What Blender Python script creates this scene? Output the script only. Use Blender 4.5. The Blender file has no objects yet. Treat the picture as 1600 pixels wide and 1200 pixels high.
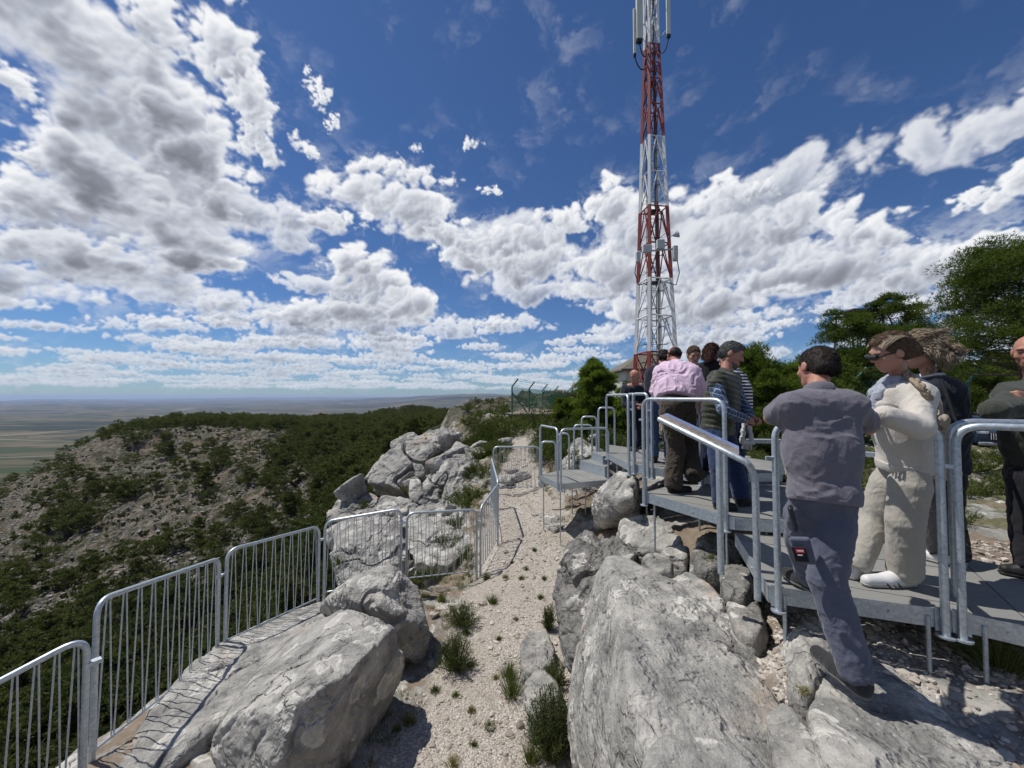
import bpy, bmesh, math, random
import numpy as np
from mathutils import Vector, Matrix
R = math.radians
sc = bpy.context.scene
# ------------------------------------------------------------------ camera, world, sun, exposure
FPX = 605.0
PITCH = math.atan(20/FPX)
cam_d = bpy.data.cameras.new('camera'); cam = bpy.data.objects.new('camera', cam_d)
sc.collection.objects.link(cam); sc.camera = cam
cam_d.sensor_fit = 'HORIZONTAL'; cam_d.sensor_width = 36; cam_d.lens = 36*FPX/1600
cam_d.clip_start = 0.05; cam_d.clip_end = 200000
cam.location = (0, 0, 0); cam.rotation_euler = (math.pi/2 + PITCH, 0, 0)
SUN_EL = R(63); SUN_AZ = R(-72)          # azimuth measured from +Y towards +X
sun_dir = Vector((math.sin(SUN_AZ)*math.cos(SUN_EL), math.cos(SUN_AZ)*math.cos(SUN_EL), math.sin(SUN_EL)))
sd = bpy.data.lights.new('sun', 'SUN'); sd.energy = 4.6; sd.angle = R(0.5); sd.color = (1, .96, .9)
so = bpy.data.objects.new('sun', sd); sc.collection.objects.link(so)
so.rotation_euler = sun_dir.to_track_quat('Z', 'Y').to_euler()
sc.view_settings.view_transform = 'Standard'; sc.view_settings.look = 'None'
sc.view_settings.exposure = 0.0; sc.view_settings.gamma = 1
sc.cycles.max_bounces = 6; sc.cycles.transparent_max_bounces = 12; sc.cycles.volume_bounces = 0

CT, ST = math.cos(PITCH), math.sin(PITCH)
def ray(px, py):
    u = (px-800)/FPX; v = (600-py)/FPX
    return (u, CT-ST*v, ST+CT*v)
def P(px, py, Y):
    d = ray(px, py); k = Y/d[1]
    return Vector((d[0]*k, Y, d[2]*k))
def G(px, py, z):
    d = ray(px, py); k = z/d[2]
    return Vector((d[0]*k, d[1]*k, z))

class NT:
    """small helper that writes shader maths"""
    def __init__(s, tree): s.t = tree; s.n = tree.nodes; s.l = tree.links
    def put(s, sock, v):
        if v is None: return
        if hasattr(v, 'is_output') or isinstance(v, bpy.types.NodeSocket): s.l.new(v, sock)
        else:
            try: sock.default_value = v
            except Exception: sock.default_value = (*v, 1)
    def node(s, typ, **kw):
        nd = s.n.new(typ)
        for k, v in kw.items(): setattr(nd, k, v)
        return nd
    def m(s, op, a, b=None, c=None, clamp=False):
        nd = s.node('ShaderNodeMath', operation=op, use_clamp=clamp)
        s.put(nd.inputs[0], a); s.put(nd.inputs[1], b); s.put(nd.inputs[2], c)
        return nd.outputs[0]
    def vm(s, op, a, b=None, out=0):
        nd = s.node('ShaderNodeVectorMath', operation=op)
        s.put(nd.inputs[0], a)
        if b is not None: s.put(nd.inputs['Scale'] if op == 'SCALE' else nd.inputs[1], b)
        return nd.outputs[out]
    def add(s, a, b): return s.m('ADD', a, b)
    def mul(s, a, b): return s.m('MULTIPLY', a, b)
    def sub(s, a, b): return s.m('SUBTRACT', a, b)
    def noise(s, vec, scale, detail=4, rough=.55, dist=0, lac=2.0, out=0, dim='3D', norm=True):
        nd = s.node('ShaderNodeTexNoise', noise_dimensions=dim)
        nd.normalize = norm
        s.put(nd.inputs['Vector'], vec)
        nd.inputs['Scale'].default_value = scale; nd.inputs['Detail'].default_value = detail
        nd.inputs['Roughness'].default_value = rough; nd.inputs['Distortion'].default_value = dist
        nd.inputs['Lacunarity'].default_value = lac
        return nd.outputs[out]
    def vor(s, vec, scale, feature='F1', out='Distance', rnd=1):
        nd = s.node('ShaderNodeTexVoronoi', feature=feature)
        s.put(nd.inputs['Vector'], vec); nd.inputs['Scale'].default_value = scale
        nd.inputs['Randomness'].default_value = rnd
        return nd.outputs[out]
    def ss(s, x, lo, hi, tmin=0., tmax=1.):
        nd = s.node('ShaderNodeMapRange', interpolation_type='SMOOTHSTEP')
        s.put(nd.inputs[0], x); s.put(nd.inputs[1], lo); s.put(nd.inputs[2], hi)
        s.put(nd.inputs[3], tmin); s.put(nd.inputs[4], tmax)
        return nd.outputs[0]
    def mix(s, f, a, b, blend='MIX'):
        nd = s.node('ShaderNodeMix', data_type='RGBA', blend_type=blend)
        s.put(nd.inputs[0], f)
        for sk, v in ((nd.inputs[6], a), (nd.inputs[7], b)):
            if isinstance(v, bpy.types.NodeSocket): s.l.new(v, sk)
            else: sk.default_value = (v[0], v[1], v[2], 1)
        return nd.outputs[2]
    def ramp(s, f, stops):
        nd = s.node('ShaderNodeValToRGB'); cr = nd.color_ramp
        while len(cr.elements) < len(stops): cr.elements.new(.5)
        for e, (p, c) in zip(cr.elements, stops): e.position = p; e.color = (*c, 1)
        s.put(nd.inputs[0], f); return nd.outputs[0]

def st(px, py):
    d = Vector(ray(px, py)).normalized()
    return d.x/(1+d.y), d.z/(1+d.y)


# ------------------------------------------------------------------ numpy noise
_rng = np.random.RandomState(7)
_PERM = _rng.permutation(256).astype(np.int32); _PERM = np.concatenate([_PERM, _PERM, _PERM])
_G3 = _rng.normal(size=(256, 3)).astype(np.float32); _G3 /= np.linalg.norm(_G3, axis=1)[:, None]
_a = np.arange(256)*2*np.pi/256*5.37; _G2 = np.stack([np.cos(_a), np.sin(_a)], 1).astype(np.float32)
def pn2(x, y):
    x = np.asarray(x, np.float32); y = np.asarray(y, np.float32)
    xi = np.floor(x); yi = np.floor(y); xf = x-xi; yf = y-yi
    X = xi.astype(np.int32) & 255; Y = yi.astype(np.int32) & 255
    u = xf*xf*xf*(xf*(xf*6-15)+10); v = yf*yf*yf*(yf*(yf*6-15)+10)
    def g(dx, dy):
        h = _PERM[_PERM[(X+dx) & 255]+((Y+dy) & 255)]
        return _G2[h, 0]*(xf-dx)+_G2[h, 1]*(yf-dy)
    a = g(0, 0); b = g(1, 0); c = g(0, 1); d = g(1, 1)
    a += u*(b-a); c += u*(d-c)
    return (a+v*(c-a))*1.4
def pn3(p):
    p = np.asarray(p, np.float32); i = np.floor(p); f = p-i; I = i.astype(np.int32) & 255
    w = f*f*f*(f*(f*6-15)+10); out = None
    def g(dx, dy, dz):
        h = _PERM[_PERM[_PERM[(I[:, 0]+dx) & 255]+((I[:, 1]+dy) & 255)]+((I[:, 2]+dz) & 255)]
        q = _G3[h]; return q[:, 0]*(f[:, 0]-dx)+q[:, 1]*(f[:, 1]-dy)+q[:, 2]*(f[:, 2]-dz)
    def lx(dy, dz): a = g(0, dy, dz); return a+w[:, 0]*(g(1, dy, dz)-a)
    def ly(dz): a = lx(0, dz); return a+w[:, 1]*(lx(1, dz)-a)
    a = ly(0); return (a+w[:, 2]*(ly(1)-a))*1.5
def fbm2(x, y, o=5, r=.5, mode=0):
    t = 0; a = 1.; n = 0
    for k in range(o):
        v = pn2(x+k*17.3, y-k*9.1)
        if mode == 1: v = 1-2*np.abs(v)          # ridged
        if mode == 2: v = 2*np.abs(v)-.5         # billow
        t = t+a*v; n += a; a *= r; x = x*2.03; y = y*2.03
    return t/n
def fbm3(p, o=5, r=.5, mode=0):
    t = 0; a = 1.; n = 0; p = np.asarray(p, np.float32)
    for k in range(o):
        v = pn3(p+k*11.7)
        if mode == 1: v = 1-2*np.abs(v)
        if mode == 2: v = 2*np.abs(v)-.5
        t = t+a*v; n += a; a *= r; p = p*2.03
    return t/n
def sstep(x, a, b):
    t = np.clip((x-a)/(b-a), 0, 1); return t*t*(3-2*t)

# clouds, farthest first: (px, py, half-width px, half-height px, tilt deg, darkness of the underside, raggedness, seed)
CL = [(90, 330, 150, 60, 5, .35, .9, 7), (30, 300, 90, 55, 0, .3, .8, 8), (60, 390, 130, 50, 0, .4, .8, 9),
      (610, 490, 120, 42, 0, .55, .7, 21), (480, 490, 44, 34, 0, .25, .7, 22), (575, 440, 78, 62, -15, .15, .6, 23), (640, 480, 60, 40, 0, .3, .7, 24), (545, 410, 46, 36, 0, .05, .6, 25),
      (1130, 310, 60, 42, 0, .15, .9, 31), (1190, 300, 44, 26, 0, .1, 1.2, 32), (955, 320, 55, 52, 0, .1, .8, 33), (1040, 350, 100, 60, 0, .3, .7, 34), (1120, 400, 150, 75, 0, .45, .7, 35),
      (980, 440, 160, 66, 0, .5, .7, 36), (1240, 350, 90, 48, 0, .25, .8, 37), (1340, 375, 105, 42, 0, .5, .7, 38), (1270, 430, 190, 60, 0, .6, .7, 39), (1090, 480, 170, 45, 0, .6, .7, 40), (1440, 425, 120, 44, 5, .55, .7, 41), (1560, 385, 110, 34, 12, .35, .8, 42),
      (800, 385, 110, 46, 0, .3, .7, 43), (830, 420, 130, 48, 0, .55, .7, 44), (890, 350, 55, 38, 0, .2, .8, 45), (740, 410, 70, 30, -10, .4, .8, 46),
      (630, 275, 90, 34, 0, .05, 1.3, 51), (570, 310, 90, 52, 0, .2, .8, 52), (640, 335, 100, 52, -14, .4, .7, 53), (525, 345, 70, 28, 0, .2, 1.0, 54), (700, 370, 50, 36, -20, .3, .8, 55),
      (1600, 285, 82, 40, 24, .5, .8, 61), (1515, 315, 50, 24, 20, .5, 1.0, 62),
      (500, 148, 22, 42, 30, .0, 1.6, 71), (480, 235, 36, 22, -40, .05, 1.6, 72), (736, 226, 24, 13, 20, .05, 1.5, 73), (650, 232, 14, 10, 0, 0, 1.6, 74), (770, 300, 26, 12, 0, .1, 1.6, 76), (520, 195, 14, 22, 0, 0, 1.8, 77),
      (130, 400, 190, 48, 0, .75, .7, 1), (290, 400, 130, 42, 0, .8, .7, 2), (400, 200, 46, 110, 15, .0, .9, 10), (355, 90, 72, 96, 20, .15, .9, 11), (395, 160, 52, 66, 20, .1, .8, 12),
      (20, 130, 90, 32, -25, .1, 1.1, 13), (130, 240, 95, 90, 0, .25, .8, 14), (60, 250, 70, 34, 0, .2, .9, 15), (250, 330, 190, 105, -20, .85, .7, 3), (330, 300, 80, 90, -10, .55, .8, 6), (170, 150, 220, 150, -38, .9, .6, 4), (80, 40, 260, 120, -20, .95, .6, 5), (240, 40, 90, 90, -30, .6, .8, 16), (290, 210, 110, 110, -30, .75, .7, 17), (180, 300, 150, 100, -20, .9, .7, 18)]


def blur(a, r, it=2):
    for _ in range(it):
        for ax in (0, 1):
            n = a.shape[ax]; pad = [(0, 0), (0, 0)]; pad[ax] = (r+1, r)
            c = np.cumsum(np.pad(a, pad, mode='edge'), axis=ax, dtype=np.float64)
            hi = np.take(c, range(2*r+1, 2*r+1+n), ax); lo = np.take(c, range(0, n), ax)
            a = ((hi-lo)/(2*r+1)).astype(np.float32)
    return a
AZW = R(84); EL0, EL1 = R(-2), R(76)
def cloud_field(W=2000, H=930):
    A = np.zeros((H, W), np.float32); C = np.full((H, W), .9, np.float32)
    azs = np.linspace(-AZW, AZW, W, dtype=np.float32); els = np.linspace(EL0, EL1, H, dtype=np.float32)
    rs = np.random.RandomState(3)
    items = []
    # rows of small cumulus that crowd towards the horizon
    e = 1.2
    while e < 25:
        n = int(70/(e**.62)*1.0)
        for q in range(n):
            az = rs.uniform(-84, 84)
            dens = .92 if e < 15 else (.55 if az < 5 or az > 20 else .4)
            if -20 < az < -1 and e > 11: dens = .10
            if -36 < az < -27 and e > 11: dens = .15
            if rs.rand() > dens: continue
            rx = (1.5+e*.36)*rs.uniform(.55, 1.5); ry = rx*(.16+e*.013)*rs.uniform(.7, 1.3)
            items.append((az, e+rs.uniform(-.3, .3)*e*.12, rx, ry, rs.uniform(-3, 3), rs.uniform(.25, .75), rs.uniform(.7, 1.1), rs.randint(9999), .88))
        e *= 1.105
    items.sort(key=lambda c: c[1])
    for (px, py, rx, ry, an, dk, rg, sd_) in CL:
        d = Vector(ray(px, py)).normalized(); az = math.degrees(math.atan2(d.x, d.y)); el = math.degrees(math.asin(d.z))
        d1 = Vector(ray(px+rx, py)).normalized(); d2 = Vector(ray(px, py-ry)).normalized(); d0 = Vector(ray(px, py+ry)).normalized(); d3 = Vector(ray(px-rx, py)).normalized()
        items.append((az, el, math.degrees(d1.angle(d3))/2*1.0, math.degrees(d2.angle(d0))/2*1.0, an, dk, rg, sd_, 1.))
    for (az0, el0, rx, ry, an, dk, rg, sd_, op) in items:
        az0, el0, rx, ry = R(az0), R(el0), R(rx), R(ry)
        ext = 1.5*max(rx, ry*1.1); ce = math.cos(el0)
        i0, i1 = np.searchsorted(els, (el0-ext, el0+ext)); j0, j1 = np.searchsorted(azs, (az0-ext/ce, az0+ext/ce))
        if i1-i0 < 2 or j1-j0 < 2: continue
        AZ, EL = np.meshgrid(azs[j0:j1], els[i0:i1])
        x = (AZ-az0)*np.cos(EL); y = EL-el0
        ca, sa = math.cos(R(an)), math.sin(R(an))
        a = (x*ca+y*sa)/rx; b = (y*ca-x*sa)/ry
        sz = max(min(rx, ry*1.6), R(.5)); f = 1.0/sz
        X = x*f+sd_*1.37; Y = y*f*1.15+sd_*.71
        wx = fbm2(X*.9, Y*.9, 4, .55); wy = fbm2(X*.9+31, Y*.9+5, 4, .55)
        a2 = a+wx*.55*rg; b2 = b+wy*.50*rg
        E = 1-(a2*a2+np.where(b2 > 0, b2*b2, b2*b2*2.0))
        bl = fbm2(X*1.25+wx*.15, Y*1.25+wy*.15, 4, .46, 2)
        fn = fbm2(X*4.1+wx, Y*4.1+50, 5 if sz > R(3) else 3, .55)
        Hs = E*.62+bl*.62-.17; Hh = Hs+fn*.24*rg
        soft = .26+.16*np.clip(rg-.8, 0, 1)+.10*sstep(b, .1, -.8)
        al = sstep(Hh, 0, soft)*np.where(op < 1, op, 1.)
        Z = np.sqrt(np.clip(Hs+fn*.05, 0, 2)+.07); Z = blur(Z, 1, 2) if sz > R(3) else Z
        dpx = (els[1]-els[0])*f
        gy, gx = np.gradient(Z); gx /= dpx; gy /= dpx
        lx, ly = (SUN_AZ-az0)*ce, (SUN_EL-el0); ln = math.hypot(lx, ly)+1e-3; lx /= ln; ly /= ln
        lam = -(gx*lx+gy*ly)
        rel = np.tanh(lam*.6)*.17
        base = sstep(b2+.25*bl, .60, -.55); bb = .22+.78*base if dk < .8 else .55+.45*base
        thick = sstep(Hh, .12, .75)
        L = .84+rel*(1-.4*dk)-dk*thick*bb*.60-.26*base*thick+fn*.09
        L += .12*(1-thick)*sstep(b2, -.3, .5)
        L = np.clip(L, .04, 1)
        a_ = al*op
        A0 = A[i0:i1, j0:j1]; C0 = C[i0:i1, j0:j1]
        A1 = a_+A0*(1-a_)
        C[i0:i1, j0:j1] = np.where(A1 > 1e-4, (L*a_+C0*A0*(1-a_))/np.maximum(A1, 1e-4), L)
        A[i0:i1, j0:j1] = A1
    Ab = blur(A, 16)
    C = np.clip(C-.17*sstep(Ab, .7, 1)+.10*sstep(Ab, .8, .4), .03, 1)
    # thin high veil and torn wisps between the cumulus
    AZ, EL = np.meshgrid(azs, els); X = AZ*4; Y = EL*7
    wv = fbm2(X*1.1+3, Y*1.1, 6, .62); ws = fbm2(X*4+wv*3, Y*2.2+wv*2+9, 5, .6)
    veil = sstep(wv+.35*ws, .02, .55)*.42*sstep(EL, R(3), R(12))
    near = sstep(blur(A, 26), .02, .5)*sstep(ws+wv*.6, -.05, .5)*.45
    v = np.maximum(veil*.45, near)*(1-A); A1 = A+v; C = np.where(A1 > 1e-3, (C*A+.86*v)/np.maximum(A1, 1e-3), C).astype(np.float32); A = A1.astype(np.float32)
    return A, C, W, H

def build_world():
    w = bpy.data.worlds.new('World'); sc.world = w; w.use_nodes = True
    t = w.node_tree; t.nodes.clear(); n = NT(t)
    al, L, W, H = cloud_field()
    buf = np.zeros((H, W, 4), np.float32); buf[..., 0] = al; buf[..., 1] = L; buf[..., 3] = 1
    im = bpy.data.images.new('cloud_field', W, H, float_buffer=True); im.colorspace_settings.name = 'Non-Color'
    im.pixels.foreach_set(buf.ravel()); im.update(); im.pack()
    tc = n.node('ShaderNodeTexCoord'); sp = n.node('ShaderNodeSeparateXYZ'); n.put(sp.inputs[0], tc.outputs['Generated'])
    az = n.m('ARCTAN2', sp.outputs[0], sp.outputs[1]); el = n.m('ARCSINE', sp.outputs[2])
    cu = n.node('ShaderNodeCombineXYZ')
    n.put(cu.inputs[0], n.add(n.mul(az, .5/AZW), .5)); n.put(cu.inputs[1], n.mul(n.sub(el, EL0), 1/(EL1-EL0)))
    ti = n.node('ShaderNodeTexImage', image=im, extension='MIRROR', interpolation='Cubic'); n.put(ti.inputs[0], cu.outputs[0])
    ch = n.node('ShaderNodeSeparateColor'); n.put(ch.inputs[0], ti.outputs[0])
    col = n.ramp(ch.outputs[1], [(0.0, (.17, .18, .215)), (.30, (.27, .285, .335)), (.55, (.43, .46, .53)), (.78, (.68, .71, .77)), (1.0, (.92, .93, .95))])
    sky = n.node('ShaderNodeTexSky', sky_type='NISHITA'); sky.sun_disc = False
    sky.sun_elevation = SUN_EL; sky.sun_rotation = SUN_AZ
    sky.altitude = 900; sky.air_density = 1.0; sky.dust_density = .4; sky.ozone_density = 3.0
    b1 = n.node('ShaderNodeBackground'); b1.inputs[1].default_value = .075
    n.put(b1.inputs[0], n.mix(1.0, sky.outputs[0], (.60, .82, 1.12), 'MULTIPLY'))
    b2 = n.node('ShaderNodeBackground')
    hz = n.ss(sp.outputs[2], .20, .0)
    n.put(b2.inputs[0], n.mix(n.mul(hz, .55), col, (.46, .54, .65)))
    # only light clouds and clear sky above the horizon, a dull ground tone below it
    a2 = n.ss(sp.outputs[2], -.015, .0); 
    mx = n.node('ShaderNodeMixShader'); n.put(mx.inputs[0], ch.outputs[0]); n.put(mx.inputs[1], b1.outputs[0]); n.put(mx.inputs[2], b2.outputs[0])
    b3 = n.node('ShaderNodeBackground'); b3.inputs[0].default_value = (.12, .14, .17, 1)
    m2 = n.node('ShaderNodeMixShader'); n.put(m2.inputs[0], a2); n.put(m2.inputs[1], b3.outputs[0]); n.put(m2.inputs[2], mx.outputs[0])
    o = n.node('ShaderNodeOutputWorld'); n.put(o.inputs[0], m2.outputs[0])
    w.cycles.sampling_method = 'MANUAL'; w.cycles.sample_map_resolution = 512
build_world()

# ------------------------------------------------------------------ object helpers
def link(o, parent=None):
    sc.collection.objects.link(o)
    if parent is not None: o.parent = parent
    return o
def tag(o, label=None, cat=None, group=None, kind=None):
    if label: o['label'] = label
    if cat: o['category'] = cat
    if group: o['group'] = group
    if kind: o['kind'] = kind
    return o
def empty(name, loc, label, cat, group=None):
    o = bpy.data.objects.new(name, None); o.empty_display_size = .1; o.location = loc
    link(o); return tag(o, label, cat, group)
def mesh_np(name, v, f, mat=None, parent=None, smooth=True, attrs=None, world=True):
    """v (N,3), f (M,3|4) ints or list of such arrays -> linked object; v in world space even when parented"""
    v = np.asarray(v, np.float32)
    if parent is not None and world:
        v = v-np.array(parent.location, np.float32)[None]
        if parent.parent is not None: v = v-np.array(parent.parent.location, np.float32)[None]
    fs = f if isinstance(f, list) and isinstance(f[0], (np.ndarray,)) else [f]
    fs = [np.asarray(q, np.int32) for q in fs if len(q)]
    me = bpy.data.meshes.new(name)
    me.vertices.add(len(v)); me.vertices.foreach_set('co', v.ravel())
    nl = sum(q.size for q in fs); nf = sum(len(q) for q in fs)
    me.loops.add(nl); me.loops.foreach_set('vertex_index', np.concatenate([q.ravel() for q in fs]))
    me.polygons.add(nf)
    tot = np.concatenate([np.full(len(q), q.shape[1], np.int32) for q in fs])
    me.polygons.foreach_set('loop_start', np.concatenate([[0], np.cumsum(tot)[:-1]]).astype(np.int32))
    me.polygons.foreach_set('loop_total', tot)
    me.update(calc_edges=True)
    me.polygons.foreach_set('use_smooth', np.full(nf, bool(smooth)))
    if attrs:
        for k, a in attrs.items():
            at = me.attributes.new(k, 'FLOAT', 'POINT'); at.data.foreach_set('value', np.asarray(a, np.float32))
    if mat: me.materials.append(mat)
    return link(bpy.data.objects.new(name, me), parent)

class MB:
    """collects shapes, then builds ONE mesh object"""
    def __init__(s): s.v = []; s.f = {3: [], 4: []}; s.n = 0
    def addraw(s, v, f):
        v = np.asarray(v, np.float32).reshape(-1, 3); f = np.asarray(f, np.int32)
        s.v.append(v); s.f[f.shape[1]].append(f+s.n); s.n += len(v)
    def box(s, c, size, rot=None):
        x, y, z = [k/2 for k in size]
        v = np.array([(a, b, d) for a in (-x, x) for b in (-y, y) for d in (-z, z)], np.float32)
        if rot is not None: v = v@np.array(rot.to_3x3() if hasattr(rot, 'to_3x3') else rot, np.float32).T
        s.addraw(v+np.array(c, np.float32), [(0, 1, 3, 2), (4, 6, 7, 5), (0, 4, 5, 1), (2, 3, 7, 6), (0, 2, 6, 4), (1, 5, 7, 3)])
    def tube(s, pts, r, seg=10, r2=None, cap=True):
        pts = [np.array(p, float) for p in pts]; n = len(pts)
        rr = np.linspace(r, r if r2 is None else r2, n) if not hasattr(r, '__len__') else np.array(r)
        T = [pts[min(i+1, n-1)]-pts[max(i-1, 0)] for i in range(n)]
        T = [t/(np.linalg.norm(t)+1e-9) for t in T]
        up = np.array((0, 0, 1.)) if abs(T[0][2]) < .9 else np.array((1., 0, 0))
        u = np.cross(T[0], up); u /= np.linalg.norm(u); V = []
        an = np.arange(seg)*2*np.pi/seg
        for i in range(n):
            u = u-T[i]*np.dot(u, T[i]); u /= np.linalg.norm(u); w = np.cross(T[i], u)
            V.append(pts[i]+rr[i]*(np.cos(an)[:, None]*u+np.sin(an)[:, None]*w))
        V = np.concatenate(V); F = []
        a = np.arange(seg); b = (a+1) % seg
        for i in range(n-1): F.append(np.stack([i*seg+a, i*seg+b, (i+1)*seg+b, (i+1)*seg+a], 1))
        s.addraw(V, np.concatenate(F))
        if cap:
            for i, fl in ((0, 1), (n-1, 0)):
                ring = V[i*seg:(i+1)*seg]; c = pts[i]
                vv = np.concatenate([ring, c[None]]); ff = np.stack([a, b, np.full(seg, seg)], 1)
                s.addraw(vv, ff[:, ::-1] if fl else ff)
    def poly(s, pts, z0, z1):
        """prism of a convex plan polygon"""
        n = len(pts); v = [(p[0], p[1], z0) for p in pts]+[(p[0], p[1], z1) for p in pts]
        base = s.n; s.v.append(np.array(v, np.float32)); s.n += 2*n
        for i in range(n):
            j = (i+1) % n; s.f[4].append(np.array([(i, j, n+j, n+i)], np.int32)+base)
        for i in range(1, n-1):
            s.f[3].append(np.array([(n, n+i, n+i+1)], np.int32)+base); s.f[3].append(np.array([(0, i+1, i)], np.int32)+base)
    def build(s, name, mat, parent=None, smooth=False, world=True):
        fs = [np.concatenate(s.f[k]) for k in (3, 4) if s.f[k]]
        o = mesh_np(name, np.concatenate(s.v), fs, mat, parent, smooth, world=world)
        if smooth == 'auto': pass
        return o
def smooth_by_angle(o, deg=40):
    me = o.data
    for p in me.polygons: p.use_smooth = True
    try: me.set_sharp_from_angle(angle=R(deg))
    except Exception: pass
    return o

def new_mat(name, rough=.8, metal=0., spec=.4):
    m = bpy.data.materials.new(name); m.use_nodes = True; n = NT(m.node_tree)
    b = m.node_tree.nodes['Principled BSDF']; b.inputs['Roughness'].default_value = rough; b.inputs['Metallic'].default_value = metal
    b.inputs['Specular IOR Level'].default_value = spec
    return m, n, b
def bump(n, b, h, strength=.5, dist=.02):
    bn = n.node('ShaderNodeBump'); bn.inputs['Strength'].default_value = strength; bn.inputs['Distance'].default_value = dist
    n.put(bn.inputs['Height'], h); n.put(b.inputs['Normal'], bn.outputs[0])

# ------------------------------------------------------------------ materials of the land
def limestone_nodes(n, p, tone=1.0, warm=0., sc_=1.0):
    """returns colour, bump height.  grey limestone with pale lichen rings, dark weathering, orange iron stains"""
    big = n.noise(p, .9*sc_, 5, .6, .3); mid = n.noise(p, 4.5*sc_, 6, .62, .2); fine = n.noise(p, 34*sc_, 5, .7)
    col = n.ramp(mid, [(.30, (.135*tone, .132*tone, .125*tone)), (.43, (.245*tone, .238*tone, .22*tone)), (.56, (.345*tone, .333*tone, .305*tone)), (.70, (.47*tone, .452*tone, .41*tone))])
    # dark weathering streaks
    st_ = n.noise(n.vm('MULTIPLY', p, (1., 1., .35)), 5*sc_, 6, .65, .15)
    col = n.mix(n.mul(n.ss(st_, .54, .72), .45), col, (.13*tone, .13*tone, .13*tone))
    # pale lichen blotches with ragged edges
    v = n.vor(n.vm('ADD', p, n.vm('SCALE', n.noise(p, 9*sc_, 4, out=1), .22)), 3.4*sc_)
    lich = n.mul(n.ss(v, .36, .30), n.ss(big, .40, .50))
    ring = n.mul(n.ss(v, .20, .30), lich)
    col = n.mix(n.mul(n.add(n.mul(lich, .45), n.mul(ring, .5)), .95), col, (.56, .54, .49))
    spk = n.ss(n.noise(p, 60*sc_, 3, .7), .58, .70); col = n.mix(n.mul(spk, .45), col, (.66, .64, .58))
    spd = n.ss(n.noise(p, 46*sc_, 4, .75, .4), .60, .72); col = n.mix(n.mul(spd, .5), col, (.09, .09, .088))
    org = n.mul(n.ss(n.noise(p, 1.6*sc_, 4, .6, .5), .60, .72), n.ss(mid, .40, .6)); col = n.mix(n.mul(org, .40+warm), col, (.52, .33, .20))
    h = n.add(n.mul(mid, 1.3), n.add(n.mul(fine, .45), n.mul(st_, .8)))
    pit = n.vor(p, 22*sc_); h = n.sub(h, n.mul(n.ss(pit, .30, .12), .18))
    return col, h
def rock_mat(name, tone=1.0, warm=0., sc_=1.0, bstr=.95):
    m, n, b = new_mat(name, .92, 0, .15)
    g = n.node('ShaderNodeNewGeometry'); col, h = limestone_nodes(n, g.outputs['Position'], tone, warm, sc_)
    rg = n.noise(n.vm('ADD', g.outputs['Position'], n.vm('SCALE', n.noise(g.outputs['Position'], 2*sc_, 3, out=1), .35)), 1.5*sc_, 5, .55); rg = n.m('ABSOLUTE', n.sub(rg, .5)); h = n.add(h, n.mul(n.ss(rg, .0, .05), .7))
    col = n.mix(n.mul(n.ss(rg, .012, .0), n.mul(n.ss(n.noise(g.outputs['Position'], 1.1*sc_, 2), .5, .65), .4)), col, (.07, .065, .06))
    cr = n.ss(n.vor(n.vm('ADD', g.outputs['Position'], n.vm('SCALE', n.noise(g.outputs['Position'], 3*sc_, 4, out=1), .5)), 1.1*sc_, 'DISTANCE_TO_EDGE'), .0, .007)
    cr = n.m('MAXIMUM', cr, n.ss(n.noise(g.outputs['Position'], 1.4*sc_, 3), .60, .52))
    col = n.mix(cr, (.09, .08, .07), col); h = n.sub(h, n.mul(n.sub(1, cr), .5))
    n.put(b.inputs['Base Color'], col); bump(n, b, h, bstr, .03/sc_)
    return m
ROCK = rock_mat('limestone'); ROCKD = rock_mat('dark_and_shaded_limestone', .62, 0, 1.3); ROCKW = rock_mat('warm_limestone', .95, .35, .8)  # ROCKD: naturally dark pitted rock, also painted shade on stones under the deck
ROCKF = rock_mat('outcrop_limestone', .98, .12, .35, .9)

# ------------------------------------------------------------------ ground: one sheet from the viewer's feet to the horizon
CPT = []
def c_px(col, rows):
    for py, Y in rows: q = P(col, py, Y); CPT.append((q.x, q.y, q.z))
def c_w(*pts): CPT.extend(pts)
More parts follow.
